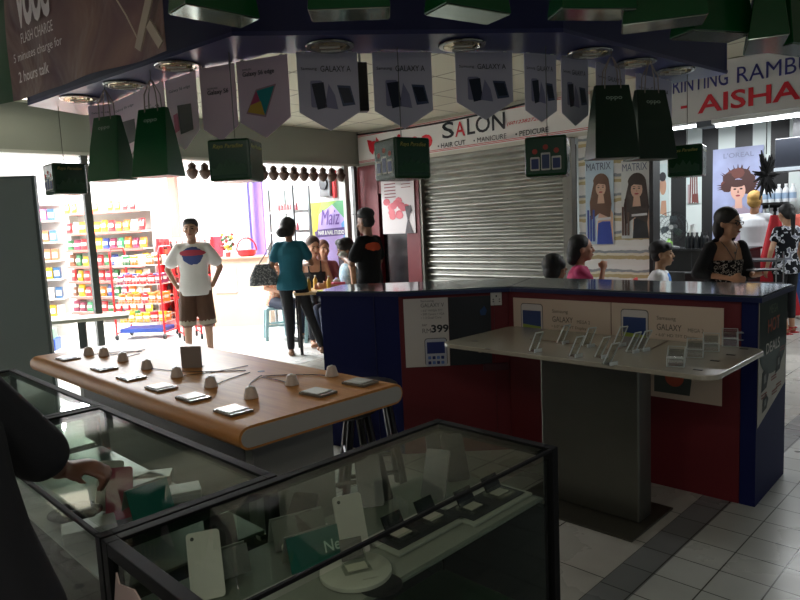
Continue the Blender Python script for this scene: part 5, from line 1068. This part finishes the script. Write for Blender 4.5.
# left wall shelving
t=thing('side_shelf','white side shelving at the left edge of the mart opening, beside the grey panel','shelf unit',(-5.55,10.1,0),.25); W2=.8
LM=Matrix.Translation((-5.55,10.1,0))@Matrix.Rotation(.25,4,'Z')
m=MB(); m.bx(-W2/2,W2/2,.20,.22,0,2.3); m.build('back_panel',SHW,t); 
SZ2=[.35,.62,.92,1.20,1.48,1.80,2.05]
for z in SZ2: m=MB(); m.bx(-W2/2,W2/2,-.2,.199,z-.02,z); m.build('shelf',SHW,t)
bxm=[]
for c in ('d86aa0','4a6a9a','d8b030','b06a4a','3a5a7a','e0d8d0'):
    m=MB(); m.bx(-.045,.045,-.04,.04,0,.17); m.mi=1; m.bx(-.035,.035,-.042,-.0401,.04,.12); bxm.append(m.mesh('grocery_box',[mat(c,.4),mat('e8e4dc',.5)]))
for k,z in enumerate(SZ2):
    for i in range(7):
        o=bpy.data.objects.new('grocery_box',bxm[[5,4,2,3,1,0,5][k] if random.random()<.7 else random.randrange(6)]); C.objects.link(o); p=LM@V((-.33+i*.11,-.1,z+.001)); o.location=p; o.rotation_euler=(0,0,.25+random.uniform(-.06,.06)); tag(o,'small grocery box on the %s board of the side shelving'%nmz[k],'box','grocery boxes on the %s side shelf'%nmz[k])
# red wire cart
cx,cy,crz=-3.78,9.75,-.12; CM=Matrix.Translation((cx,cy,0))@Matrix.Rotation(crz,4,'Z')
def wire_cart(label,loc,rz,w,d,h,zs):
    t=thing('wire_cart',label,'cart',loc,rz)
    for x in(-w/2,w/2):
        m=MB(); m.tube([(x,-d/2,.08),(x,-d/2,h-.08),(x,-d/2+.05,h),(x,d/2-.05,h),(x,d/2,h-.08),(x,d/2,.08)],.014,8); m.tube([(x,-d/2,.10),(x,d/2,.10)],.012); m.build('side_frame',REDP,t)
        for y in(-d/2,d/2):
            m=MB(); m.X=Matrix.Translation((x,y,.042)); m.cyl((-.012,0,0),(.012,0,0),.04,n=16); k=m.build('caster',BLACK,t); m=MB(); m.X=Matrix.Translation((x,y,.042)); m.bx(-.018,.018,-.01,.01,0,.045); m.build('caster_fork',GREY,k)
    for z in zs:
        m=MB(); a,b=w/2-.015,d/2-.01
        for zz in (z,z+.10): m.tube([(-a,-b,zz),(a,-b,zz),(a,b,zz),(-a,b,zz),(-a,-b,zz)],.005,5)
        n=int(w/.05)
        for i in range(n+1): x=-a+2*a*i/n; m.tube([(x,-b,z+.10),(x,-b,z),(x,b,z),(x,b,z+.10)],.0025,4)
        m.tube([(-a,-b,z+.05),(a,-b,z+.05)],.003,4)
        m.build('basket',mat('c8c0b4',.35,.5),t)
    return t
ct=wire_cart('red wheeled wire cart with four full baskets of snacks',(cx,cy,0),crz,.74,.42,1.34,(.24,.52,.80,1.08))
m=MB(); m.bx(-.33,.33,-.19,.19,.10,.16); m.build('blue_tray',mat('1f3f8f',.4),ct,bevel=.005)
nb=['lowest','second','third','top']
for k,z in enumerate((.24,.52,.80,1.08)):
    for r_ in range(2):
        for i in range(6):
            packet(-.30+i*.12,-.10+r_*.16,z+.008,crz,'snack packet in the %s basket of the red wire cart'%nb[k],'snack packets in the %s basket of the red cart'%nb[k],CM,.78,[[3,1,8,0],[3,1,0,3],[0,0,7,5],[4,2,6,3]][k][random.randrange(4)])
wire_cart('narrow empty red wire cart close to the man in the white shirt',(-3.05,9.45,0),.5,.24,.36,1.30,(.3,.7,1.05))
# drinks stand behind the man
t=thing('drinks_rack','red framed drinks rack behind the man in the white shirt','rack',(-3.36,10.75,0),-.1); w=.95; DM=Matrix.Translation((-3.36,10.75,0))@Matrix.Rotation(-.1,4,'Z')
for x in(-w/2,w/2-.05): m=MB(); m.bx(x,x+.05,-.2,.2,0,1.45); m.build('side_frame',REDP,t)
for z in (.15,.5,.85,1.16): m=MB(); m.bx(-w/2+.051,w/2-.051,-.2,.2,z-.02,z); m.build('shelf',REDP,t)
m=MB(); m.bx(-w/2+.051,w/2-.051,.17,.19,.16,1.45); m.build('back_panel',mat('d8d0c8',.5),t)
bk=bottle_proto(.032,.24,'2a1512','b02020',label_c='b05038')
for k,z in enumerate((.15,.5,.85,1.16)):
    for i in range(9):
        p=DM@V((-.38+i*.095,-.08,z+.001)); lab='dark bottle with a red cap on the %s shelf of the drinks rack'%nb[k]; g='bottles on the %s shelf of the drinks rack'%nb[k]
        if k==0 and i==0: place_first(bk,lab,p,0,g)
        else: again(bk,lab,p,0,g)
jg=thing('jerry_can','','bottle'); m=MB(); m.loft([[V((x*k,y*k,z)) for x,y in rrect(-.09,.09,-.07,.07,.03)] for z,k in ((0,.95),(.02,1),(.2,1),(.26,.6),(.28,.3))]); m.build('can_body',mat('c9d0c8',.3),jg,True); m=MB(); m.cyl((0,0,.281),(0,0,.31),.03); m.build('can_cap',mat('d8c040',.4),jg); m=MB(); m.bx(-.06,.06,-.073,-.0705,.06,.16); m.build('can_label',mat('c8c83a',.5),jg)
p=G(226,318,0); place_first(jg,'pale jerry can with a yellow label on the floor, right of the drinks rack',(p.x,p.y-.6,0),0); again(jg,'pale jerry can on the floor half hidden behind the man in shorts',(p.x-.26,p.y-.55,0))
# shelf bench behind the facade mullion
p=G(88,318,.72); t=thing('bench','pale narrow table top on dark legs in the mart, behind the thin dark post','table',(p.x+.0,p.y,0),.35)
m=MB(); m.bx(-.62,.38,-.16,.16,.70,.735); m.build('tabletop',mat('b7b2a0',.5),t,bevel=.004)
for x in (-.45,-.06): 
    m=MB(); m.bx(x-.035,x+.035,-.05,.05,0,.699); m.build('leg',mat('3c3f3c',.5),t)
t=thing('crate','small blue crate with green packs under the pale bench','crate',(-4.95,9.0,0),.2); m=MB(); m.bx(-.2,.2,-.14,.14,0,.16); m.build('crate_body',mat('1f46a0',.4),t,bevel=.005); m=MB(); 
for i in range(4): m.bx(-.17+i*.09,-.10+i*.09,-.1,.1,.161,.30)
m.build('packs',mat('7a9a80',.5),t)
# tall grey cabinet left
t=thing('tall_cabinet','tall grey green glossy panel cabinet at the left edge, in front of the mart','cabinet',(-3.45,5.25,0),.12)
m=MB(); m.bx(-.62,.60,0,.05,0,2.02); m.build('carcass',mat('5c6864',.4),t,bevel=.004); m=MB(); m.bx(-.60,.58,-.012,-.001,.08,2.0); m.build('door',mat('7c8784',.2,spec=.6),t)
m=MB(); m.bx(-.0,.14,-.016,-.0125,1.70,1.712); m.build('door_mark',mat('b8c0bc',.4),t)
m=MB(); m.bx(-.20,.10,-.016,-.0125,.76,.84); q=m.build('name_plate',mat('1c2220',.4),t); text('LANE',.24,.05,mat('aab0aa',.5),q,(-.17,-.0165,.775),bold=.01)
# purple column, white partition, studio things
m=MB(); m.bx(-2.86,-2.62,11.6,11.75,0,2.9); t=thing('partition','white partition with a grey metal edge between the mart and the studio','partition',(0,0,0)); m.build('panel',mat('e4e6e8',.4),t)
m=MB(); m.bx(-2.62,-2.56,11.58,11.77,0,2.9); m.build('metal_edge',mat('9aa4a8',.4,.4),t)
A_0=PB(247,200,bM-.03)[0]; A_1=PB(262,200,bM-.03)[0]; m=MB(); m.bx(0,A_1-A_0,-.0,.025,0,2.99); tag(m.build('purple_panel',mat('8468cc',.5)),'light purple vertical strip panel on the studio wall above the red basket','panel',None,W(A_0,bM-.03),RZ)
m=MB(); m.bx(-4.55,-4.40,13.40,13.59,0,2.7); o=m.build('red_post',mat('c8584a',.5)); tag(o,'thin orange red post on the mart back wall','post')
t=thing('studio_cabinet','beige reception ledge with a pink panel below, left of the woman in teal','counter',(-2.62,10.45,0),-.0)
m=MB(); m.bx(-.35,.55,0,.4,0,1.08); m.build('carcass',mat('d8c0a8',.5),t); m=MB(); m.bx(-.38,.58,-.04,.42,1.081,1.11); m.build('ledge',mat('c8a088',.4),t,bevel=.004); m=MB(); m.bx(-.30,.05,-.012,-.001,.55,.95); m.build('pink_panel',mat('d8c0d0',.5),t)
m=MB(); m.cyl((-.05,-.016,.62),(-.05,-.0125,.62),.012); m.build('knob',GREY,t)
t=thing('basket','red plastic hoop handled basket on the studio ledge','basket',(-2.42,10.62,1.111),.2)
m=MB(); m.lathe([(.10,0),(.14,.02),(.16,.10),(.15,.10),(.13,.025),(0,.01)],n=20); m.build('basket_bowl',mat('c8202a',.4),t,True); m=MB(); m.tube([(.155*math.cos(a),0,.09+.20*math.sin(a)) for a in [PI*i/14 for i in range(15)]],.014,8); m.build('handle',mat('c8202a',.4),t)
t=thing('flower_pot','small pot of dark red and yellow flowers beside the red basket','plant',(-2.72,10.62,1.111),0); m=MB(); m.lathe([(.04,0),(.05,.08),(.0,.08)],n=14); m.build('pot',mat('8a3a3a',.5),t,True); m=MB(); random.seed(5)
for i in range(26): m.mi=i%3; m.ell((random.uniform(-.08,.08),random.uniform(-.06,.06),.12+random.uniform(0,.32)*(1-.2)),(.03,.02,.03),None,6,4)
m.build('blossoms',[mat('2a4a24',.6),mat('7a2020',.6),mat('b89030',.6)],t)
# studio glass cabinet on the wall
t=thing('glass_cabinet','tall metal framed glass display with shelves behind the woman in teal','display case',(-1.98,10.30,0),-PI/4)
m=MB()
for x in (0,.62):
    for y in (0,.3): m.bx(x,x+.035,y,y+.035,0,2.15)
for z in (.0,.8,1.15,1.45,1.75,2.115): m.bx(.035,.62,0,.035,z,z+.03); m.bx(.035,.62,.3,.335,z,z+.03)
m.build('metal_frame',mat('8f9498',.35,.6),t)
m=MB(); m.bx(.036,.619,.012,.018,.03,2.11); m.build('front_glass',PANE,t)
for z in (.84,1.18,1.48,1.78): m=MB(); m.bx(.036,.619,.037,.299,z,z+.012); m.build('shelf',WHITE,t)
nb2=bottle_proto(.022,.12,'b04a58','d8d8d8','nail_polish_bottle')
k=0
GMx=Matrix.Translation((-1.98,10.30,0))@Matrix.Rotation(-PI/4,4,'Z')
for j,z in enumerate((.852,1.192,1.492,1.792)):
    for i in range(7):
        p=GMx@V((.09+i*.075,.15,z+.001)); lab='small polish bottle on the %s shelf of the glass display'%nb[j]; g='polish bottles on the %s shelf'%nb[j]
        if k==0: place_first(nb2,lab,p,0,g)
        else: again(nb2,lab,p,0,g)
        k+=1
t=thing('meter_box','grey round electric meter box on the white wall above the studio poster','meter',W(-8.0,bM-.015),RZ)
m=MB(); m.bx(-.13,.13,-.09,.0,1.98,2.30); m.build('box',mat('6a6c6e',.4),t,bevel=.01); m=MB(); m.cyl((0,-.091,2.17),(0,-.12,2.17),.09,n=20); m.build('dial_glass',mat('3a3c40',.15),t)
m=MB(); m.bx(-7.93+8.0+.07,-7.93+8.0+.12,-.05,0,1.95,2.37); m.build('red_conduit',REDP,t)
# Maiz poster on the right wall
A,z1=PB(311,203,bM-.02); B,_=PB(349,201,bM-.02); t=thing('studio_poster','colourful hair studio poster in yellow, green and violet behind the seated women','poster',W(A,bM-.022),RZ); w=B-A; h=1.45
m=MB(); m.bx(0,w,0,.01,z1-h,z1); m.build('sheet',mat('9c86c0',.5),t)
m=MB(); m.flat([(0,z1-.72),(w*.12,z1-.6),(w*.2,z1-.2),(w*.5,z1),(0,z1)],-.002,.001,0); m.flat([(w*.5,z1),(w,z1),(w,z1-.5),(w*.9,z1-.3)],-.002,.001,1); m.flat([(w*.3,z1),(w*.7,z1),(w*.45,z1-.10),(w*.15,z1-.2)],-.003,.001,2); m.flat([(w*.78,z1-.35),(w,z1-.2),(w,z1-.75),(w*.85,z1-.7)],-.003,.001,3)
m.flat([(w*.13,z1-.43),(w*.9,z1-.40),(w*.9,z1-.52),(w*.13,z1-.55)],-.004,.001,4); m.flat([(w*.06,z1-.46),(w*.13,z1-.45),(w*.13,z1-.57),(w*.03,z1-.58),(w*.08,z1-.52)],-.0035,.001,4); m.flat([(w*.97,z1-.41),(w*.9,z1-.42),(w*.9,z1-.54),(w*1.0,z1-.53),(w*.94,z1-.47)],-.0035,.001,4)
m.flat([(w*.66,z1-.75),(w*.97,z1-.74),(w*.97,z1-1.1),(w*.66,z1-1.1)],-.004,.001,5)
m.build('printed_pattern',[mat('b0aa18',.5),mat('3f8a58',.5),mat('7fa838',.5),mat('3f80b8',.5),mat('3a1468',.5),mat('2a1c28',.5)],t)
text('Maiz',w*.5,.24,mat('4a1f78',.5),t,(w*.26,-.006,z1-.36),bold=.02,shear=.25); text('HAIR & NAIL STUDIO',w*.68,.065,WHITE,t,(w*.17,-.006,z1-.51),bold=.02)
# hanging ornaments under the header
on=thing('hanging_ornament','','ornament'); m=MB(); m.lathe([(.015,0),(.05,-.03),(.045,-.07),(.075,-.10),(.06,-.15),(.03,-.19),(0,-.20)],n=12); m.build('ornament_body',mat('452e20',.6),on,True); m=MB(); m.cyl((0,0,0),(0,0,.02),.004); m.build('hook',BLACK,on)
for i in range(15):
    b=3.95+i*.165; p=W(-bF-.06,b,2.345)
    if i==0: place_first(on,'brown turned ornament hanging in the row under the grey header',p,0,'row of brown ornaments under the header')
    else: again(on,'brown turned ornament hanging in the row under the grey header',p,0)
# ================================================================== salon inside
def bp(x,y,b): a,z=PB(x,y,b); return a,z
b1=bS-.02; A,z1=bp(713,150,b1); B,z0=bp(762,240,b1)
t=thing('portrait_poster','large salon poster of a woman with tousled auburn hair, on the striped back wall','poster',W(A,b1),RZ); w=B-A; h=z1-z0; z0-=.25
m=MB(); m.bx(0,w,0,.015,z0,z1); m.build('sheet',mat('8f96b8',.5,noise=.25,scale=2),t)
m=MB(); random.seed(9); cx_,cz_=w*.52,z0+.25+h*.56
for i in range(20): a=random.uniform(-.6,PI+.6); m.flat([(cx_+.1*math.cos(a-.3),cz_+.05+.1*math.sin(a-.3)),(cx_+.30*math.cos(a),cz_+.07+.28*math.sin(a)),(cx_+.1*math.cos(a+.3),cz_+.05+.1*math.sin(a+.3))],-.0012-.0001*i,.001,0); m.flat(ov(cx_+.15*math.cos(a),cz_+.07+.15*math.sin(a),.09,.075,9),-.002-.0001*i,.001,0 if i%3 else 4)
m.flat([(w*.12,z0),(w*.92,z0),(w*.86,z0+.25+h*.28),(w*.62,z0+.25+h*.38),(w*.42,z0+.25+h*.38),(w*.14,z0+.25+h*.25)],-.0055,.001,5)
m.flat([(cx_-.04,cz_-.28),(cx_+.06,cz_-.28),(cx_+.05,cz_),(cx_-.03,cz_)],-.0065,.001,1)
m.flat(ov(cx_,cz_-.03,.10,.135,18),-.0075,.001,1); m.flat(ov(cx_-.01,cz_+.075,.12,.055,12),-.0085,.001,0)
for q in(-1,1): m.flat(ov(cx_+q*.042,cz_-.005,.022,.012,8),-.0086,.001,2)
m.flat(ov(cx_,cz_-.10,.032,.014,8),-.0086,.001,3); m.flat([(cx_-.01,cz_-.06),(cx_+.014,cz_-.06),(cx_+.002,cz_-.01)],-.0086,.001,4)
m.build('printed_portrait',[mat('3c1c18',.6),mat('c89c8c',.6),EY,mat('8a3a44',.5),mat('5c2e26',.6),mat('9a8a9c',.6)],t)
text("L'OREAL",w*.6,.07,mat('6a7088',.5),t,(w*.22,-.003,z1-.14),bold=.01)
for i,(x0,y1_,x1,y0_,n,c1,c2) in enumerate(((655,165,668,216,'narrow teal salon poster of a face, just right of the tiled wall edge','6aa098','b08870'),(687,172,700,203,'narrow salon poster of wavy brown hair on the striped wall','9a8a8c','6a3a34'))):
    b_=bS-.02; A,z1=bp(x0,y1_,b_); B,z0=bp(x1,y0_,b_); t=thing('poster',n,'poster',W(A,b_),RZ); w=B-A;h=z1-z0; m=MB(); m.bx(0,w,0,.01,z0,z1); m.build('sheet',mat('b8c8c8',.5),t)
    m=MB(); m.flat([(w*.05,z0),(w*.3,z0),(w*.3,z0+h*.6),(w*.05,z0+h*.6)],-.002,.001,0); m.flat([(w*.4,z0+h*.05),(w*.9,z0),(w*.85,z0+h*.3),(w*.5,z0+h*.3)],-.003,.001,1)
    if i==0: m.flat(ov(w*.62,z0+h*.58,w*.25,h*.17),-.0035,.001,1); m.flat(ov(w*.6,z0+h*.76,w*.26,h*.09),-.0045,.001,2)
    else:
        for k in range(4): m.flat([(w*(.2+.18*k),z0),(w*(.3+.18*k),z0),(w*(.35+.15*k),z1-.03),(w*(.25+.15*k),z1-.03)],-.0045-.0002*k,.001,1)
    m.build('printed_picture',[mat(c1,.5),mat(c2,.5),mat('2a2a30',.5)],t)
# product shelves with bottles
bs=bS-.25; 
A,zA=bp(760,203,bs); B,zB=bp(785,203,bs); A2,zC=bp(760,226,bs)
pr=bottle_proto(.042,.24,'c8ccd0','e0e0e0','product_bottle',label_c='8aa0b8'); k=0
for j,(z,n) in enumerate(((zA,'upper'),(zC,'lower'))):
    t=thing('wall_shelf','%s black wall shelf of salon bottles right of the auburn haired poster'%n,'shelf',W(A,bs),RZ); m=MB(); m.bx(0,B-A,-.08,.22,z-.03,z); m.build('board',BLACK,t)
    for x in (.03,B-A-.05): m=MB(); m.bx(x,x+.02,.0,.2,z-.08,z-.0305); m.build('bracket',DARK,t)
    for i in range(5):
        p=W(A+.05+i*.085,bs+.04,z+.001)
        lab='salon product bottle on the %s black shelf'%n; g='product bottles on the %s salon shelf'%n
        if k==0: place_first(pr,lab,p,0,g)
        else: again(pr,lab,p,0,g)
        k+=1
slab('wall_salon_dark',B+.02 if B>-.6 else -.55,3.2,bs-.3,bS,0,2.7,mat('0f1013',.5))
# station counter, fan, small things
bq=8.6; A,_=bp(655,250,bq); 
t=thing('styling_station','black salon work counter behind the boy, crowded with bottles','counter',W(A-.2,bq),RZ); m=MB(); m.bx(0,1.35,0,.45,0,1.0); m.build('carcass',mat('101114',.4),t); m=MB(); m.bx(-.02,1.37,-.03,.46,1.001,1.03); m.build('worktop',mat('1a1b1e',.25),t,bevel=.004)
m=MB(); 
m.bx(.67,.68,-.004,.0,.05,.98)
m.build('door_gap',mat('2c2e33',.4),t)
q=W(bp(672,229,bq+.2)[0],bq+.2,1.0305); t=thing('desk_fan','round grey standing fan on the black salon counter','fan',q,RZ+.15); zc=max(.24,bp(672,227,bq+.2)[1]-1.03)
m=MB(); m.lathe([(.10,0),(.10,.015),(.02,.03),(0,.03)],n=20); m.build('fan_base',GREY,t,True); m=MB(); m.cyl((0,.0,.031),(0,.0,zc-.06),.014); m.build('pole',GREY,t)
m=MB(); m.cyl((0,.02,zc),(0,.12,zc),.055,.04,n=16); m.build('motor',mat('8a8f90',.4),t,True)
m=MB(); rr=.20
for r in (rr,rr*.75,rr*.5,rr*.3):
    for y in (-.045,-.0): m.tube([(r*math.cos(a),y if r<rr else -.02,zc+r*math.sin(a)) for a in [2*PI*i/28 for i in range(29)]],.004 if r==rr else .002,5)
for i in range(28): a=2*PI*i/28; m.tube([(.03*math.cos(a),-.05,zc+.03*math.sin(a)),(rr*.6*math.cos(a),-.05,zc+rr*.6*math.sin(a)),(rr*math.cos(a),-.02,zc+rr*math.sin(a))],.0016,4)
m.build('guard',mat('3a4044',.4,.4),t)
for i in range(3): m=MB(); m.X=Matrix.Translation((0,-.01,zc))@Matrix.Rotation(2*PI*i/3,4,'Y'); m.loft([[V((x,y+.012*(1 if x>0 else -1),z)) for x,y in ((-.02*k,-.002),(.05*k,-.002),(.05*k,.002),(-.02*k,.002))] for z,k in ((.03,.6),(.09,1.3),(.15,1.1))]); m.build('blade',mat('5a6468',.3),t)
m=MB(); m.cyl((0,-.055,zc),(0,-.045,zc),.03,n=16); m.build('hub_cap',mat('c0c4c4',.4),t)
def put(o,x,b,z,lab,first=False,g=None): p=W(bp(x,240,b)[0],b,z); return place_first(o,lab,p,0,g) if first else again(o,lab,p,0,g)
gb=bottle_proto(.04,.24,'58a860','d8e0d0'); put(gb,648+6,bq+.12,1.031,'green bottle on the salon counter left of the fan',True); 
pb_=bottle_proto(.035,.14,'c03a78','c03a78'); put(pb_,654-3,bq+.05,1.031,'small magenta pot at the left end of the salon counter',True)
lg=bottle_proto(.045,.13,'88c850','88c850'); put(lg,669,bq+.05,1.031,'light green jar on the salon counter under the fan',True)
wb=bottle_proto(.06,.30,'c8ccc8','d8d8d8'); put(wb,692,bq+.33,1.031,'tall white pump bottle on the salon counter right of the fan',True)
dkb=bottle_proto(.035,.20,'1f2226','3a3d40')
for i,x in enumerate((688,692,697,702,706)): put(dkb,x,bq+.1+.04*(i%2),1.031,'dark bottle among the row at the right part of the salon counter',i==0,'dark bottles on the salon counter')
t=seatchair('dark grey salon chair just right of the boy in the white T-shirt',W(bp(690,270,7.3)[0],7.3),RZ+PI,mat('2a2d31',.35)); seatchair('dark grey salon chair beside the woman with glasses, the right one of two',W(bp(712,270,7.2)[0],7.2),RZ+PI,mat('23262a',.35))
# red cape, black feathered decoration, hanging dark box, table by the floral woman
q=W(bp(775,215,9.2)[0],9.2); t=thing('salon_cape','red salon cape hanging from a black stand behind the floral woman','cape',q,RZ)
zt_=bp(775,215,9.2)[1]
m=MB(); m.loft([[V(((.05+.24*k)*math.cos(a)*(1+.12*math.sin(5*a)),(.03+.1*k)*math.sin(a)*(1+.12*math.sin(5*a)),zt_-1.25*k)) for a in [2*PI*i/30 for i in range(30)]] for k in (0,.15,.4,.7,1)]); m.build('cape_cloth',mat('b01824',.7),t,True)
m=MB(); m.cyl((0,0,0.021),(0,0,zt_+.05),.015); m.build('stand_pole',BLACK,t); m=MB(); m.cyl((0,0,0),(0,0,.02),.18,n=20); m.build('stand_foot',BLACK,t)
q=W(bp(766,175,9.0)[0],9.0,bp(766,175,9.0)[1]); t=thing('feather_decoration','ragged black feathered decoration hanging beside the auburn haired poster','decoration',q,0)
m=MB(); random.seed(2)
for i in range(60):
    a=random.uniform(0,2*PI); e=random.uniform(-1.2,1.2); d=V((math.cos(a)*math.cos(e)*.8,math.sin(a)*math.cos(e)*.5,math.sin(e)*1.6)); m.cyl(d*.02,d*random.uniform(.14,.21),.035,.006,5)
m.build('feathers',mat('0c0c0e',.8),t); m=MB(); m.cyl((0,0,.25),(0,0,2.72-q.z),.006,n=6); m.build('cord',BLACK,t)
bb=7.2; A,z1=bp(775,139,bb); B,z0=bp(812,165,bb); t=thing('hanging_monitor','dark box-like monitor with a pale lower rim hung under the fluorescent tube','monitor',W(A,bb),RZ); m=MB(); m.bx(0,B-A,0,.3,z0,z1); m.build('monitor_body',mat('1a1d24',.35),t,bevel=.008); m=MB(); m.bx(0,B-A,-.02,.3,z0-.035,z0-.001); m.build('lower_rim',mat('a0a8b0',.4),t); m=MB(); m.bx((B-A)/2-.03,(B-A)/2+.03,.1,.16,z1+.001,2.71); m.build('bracket',DARK,t)
t=thing('side_trolley','black salon trolley with wire tiers in front of the red cape','trolley',W(bp(757,260,8.3)[0],8.3),RZ)
for z in (.35,.62,.90): m=MB(); m.bx(-.2,.25,-.15,.15,z,z+.025); m.build('tray',mat('3a3d42',.3),t,bevel=.004)
for x in(-.19,.24):
    for y in(-.14,.14): m=MB(); m.cyl((x,y,0),(x,y,1.0),.01,n=8); m.build('post',CHROME,t)
# ------------------------------------------------------------------ view
vs=sc.view_settings; sc.display_settings.display_device='sRGB'; vs.view_transform='Standard'; vs.look='None'; vs.exposure=.22; vs.gamma=1; vs.use_curve_mapping=False
sc.cycles.use_denoising=True; sc.cycles.max_bounces=10; sc.cycles.transparent_max_bounces=24; sc.cycles.sample_clamp_indirect=4; sc.cycles.caustics_reflective=False; sc.cycles.caustics_refractive=False
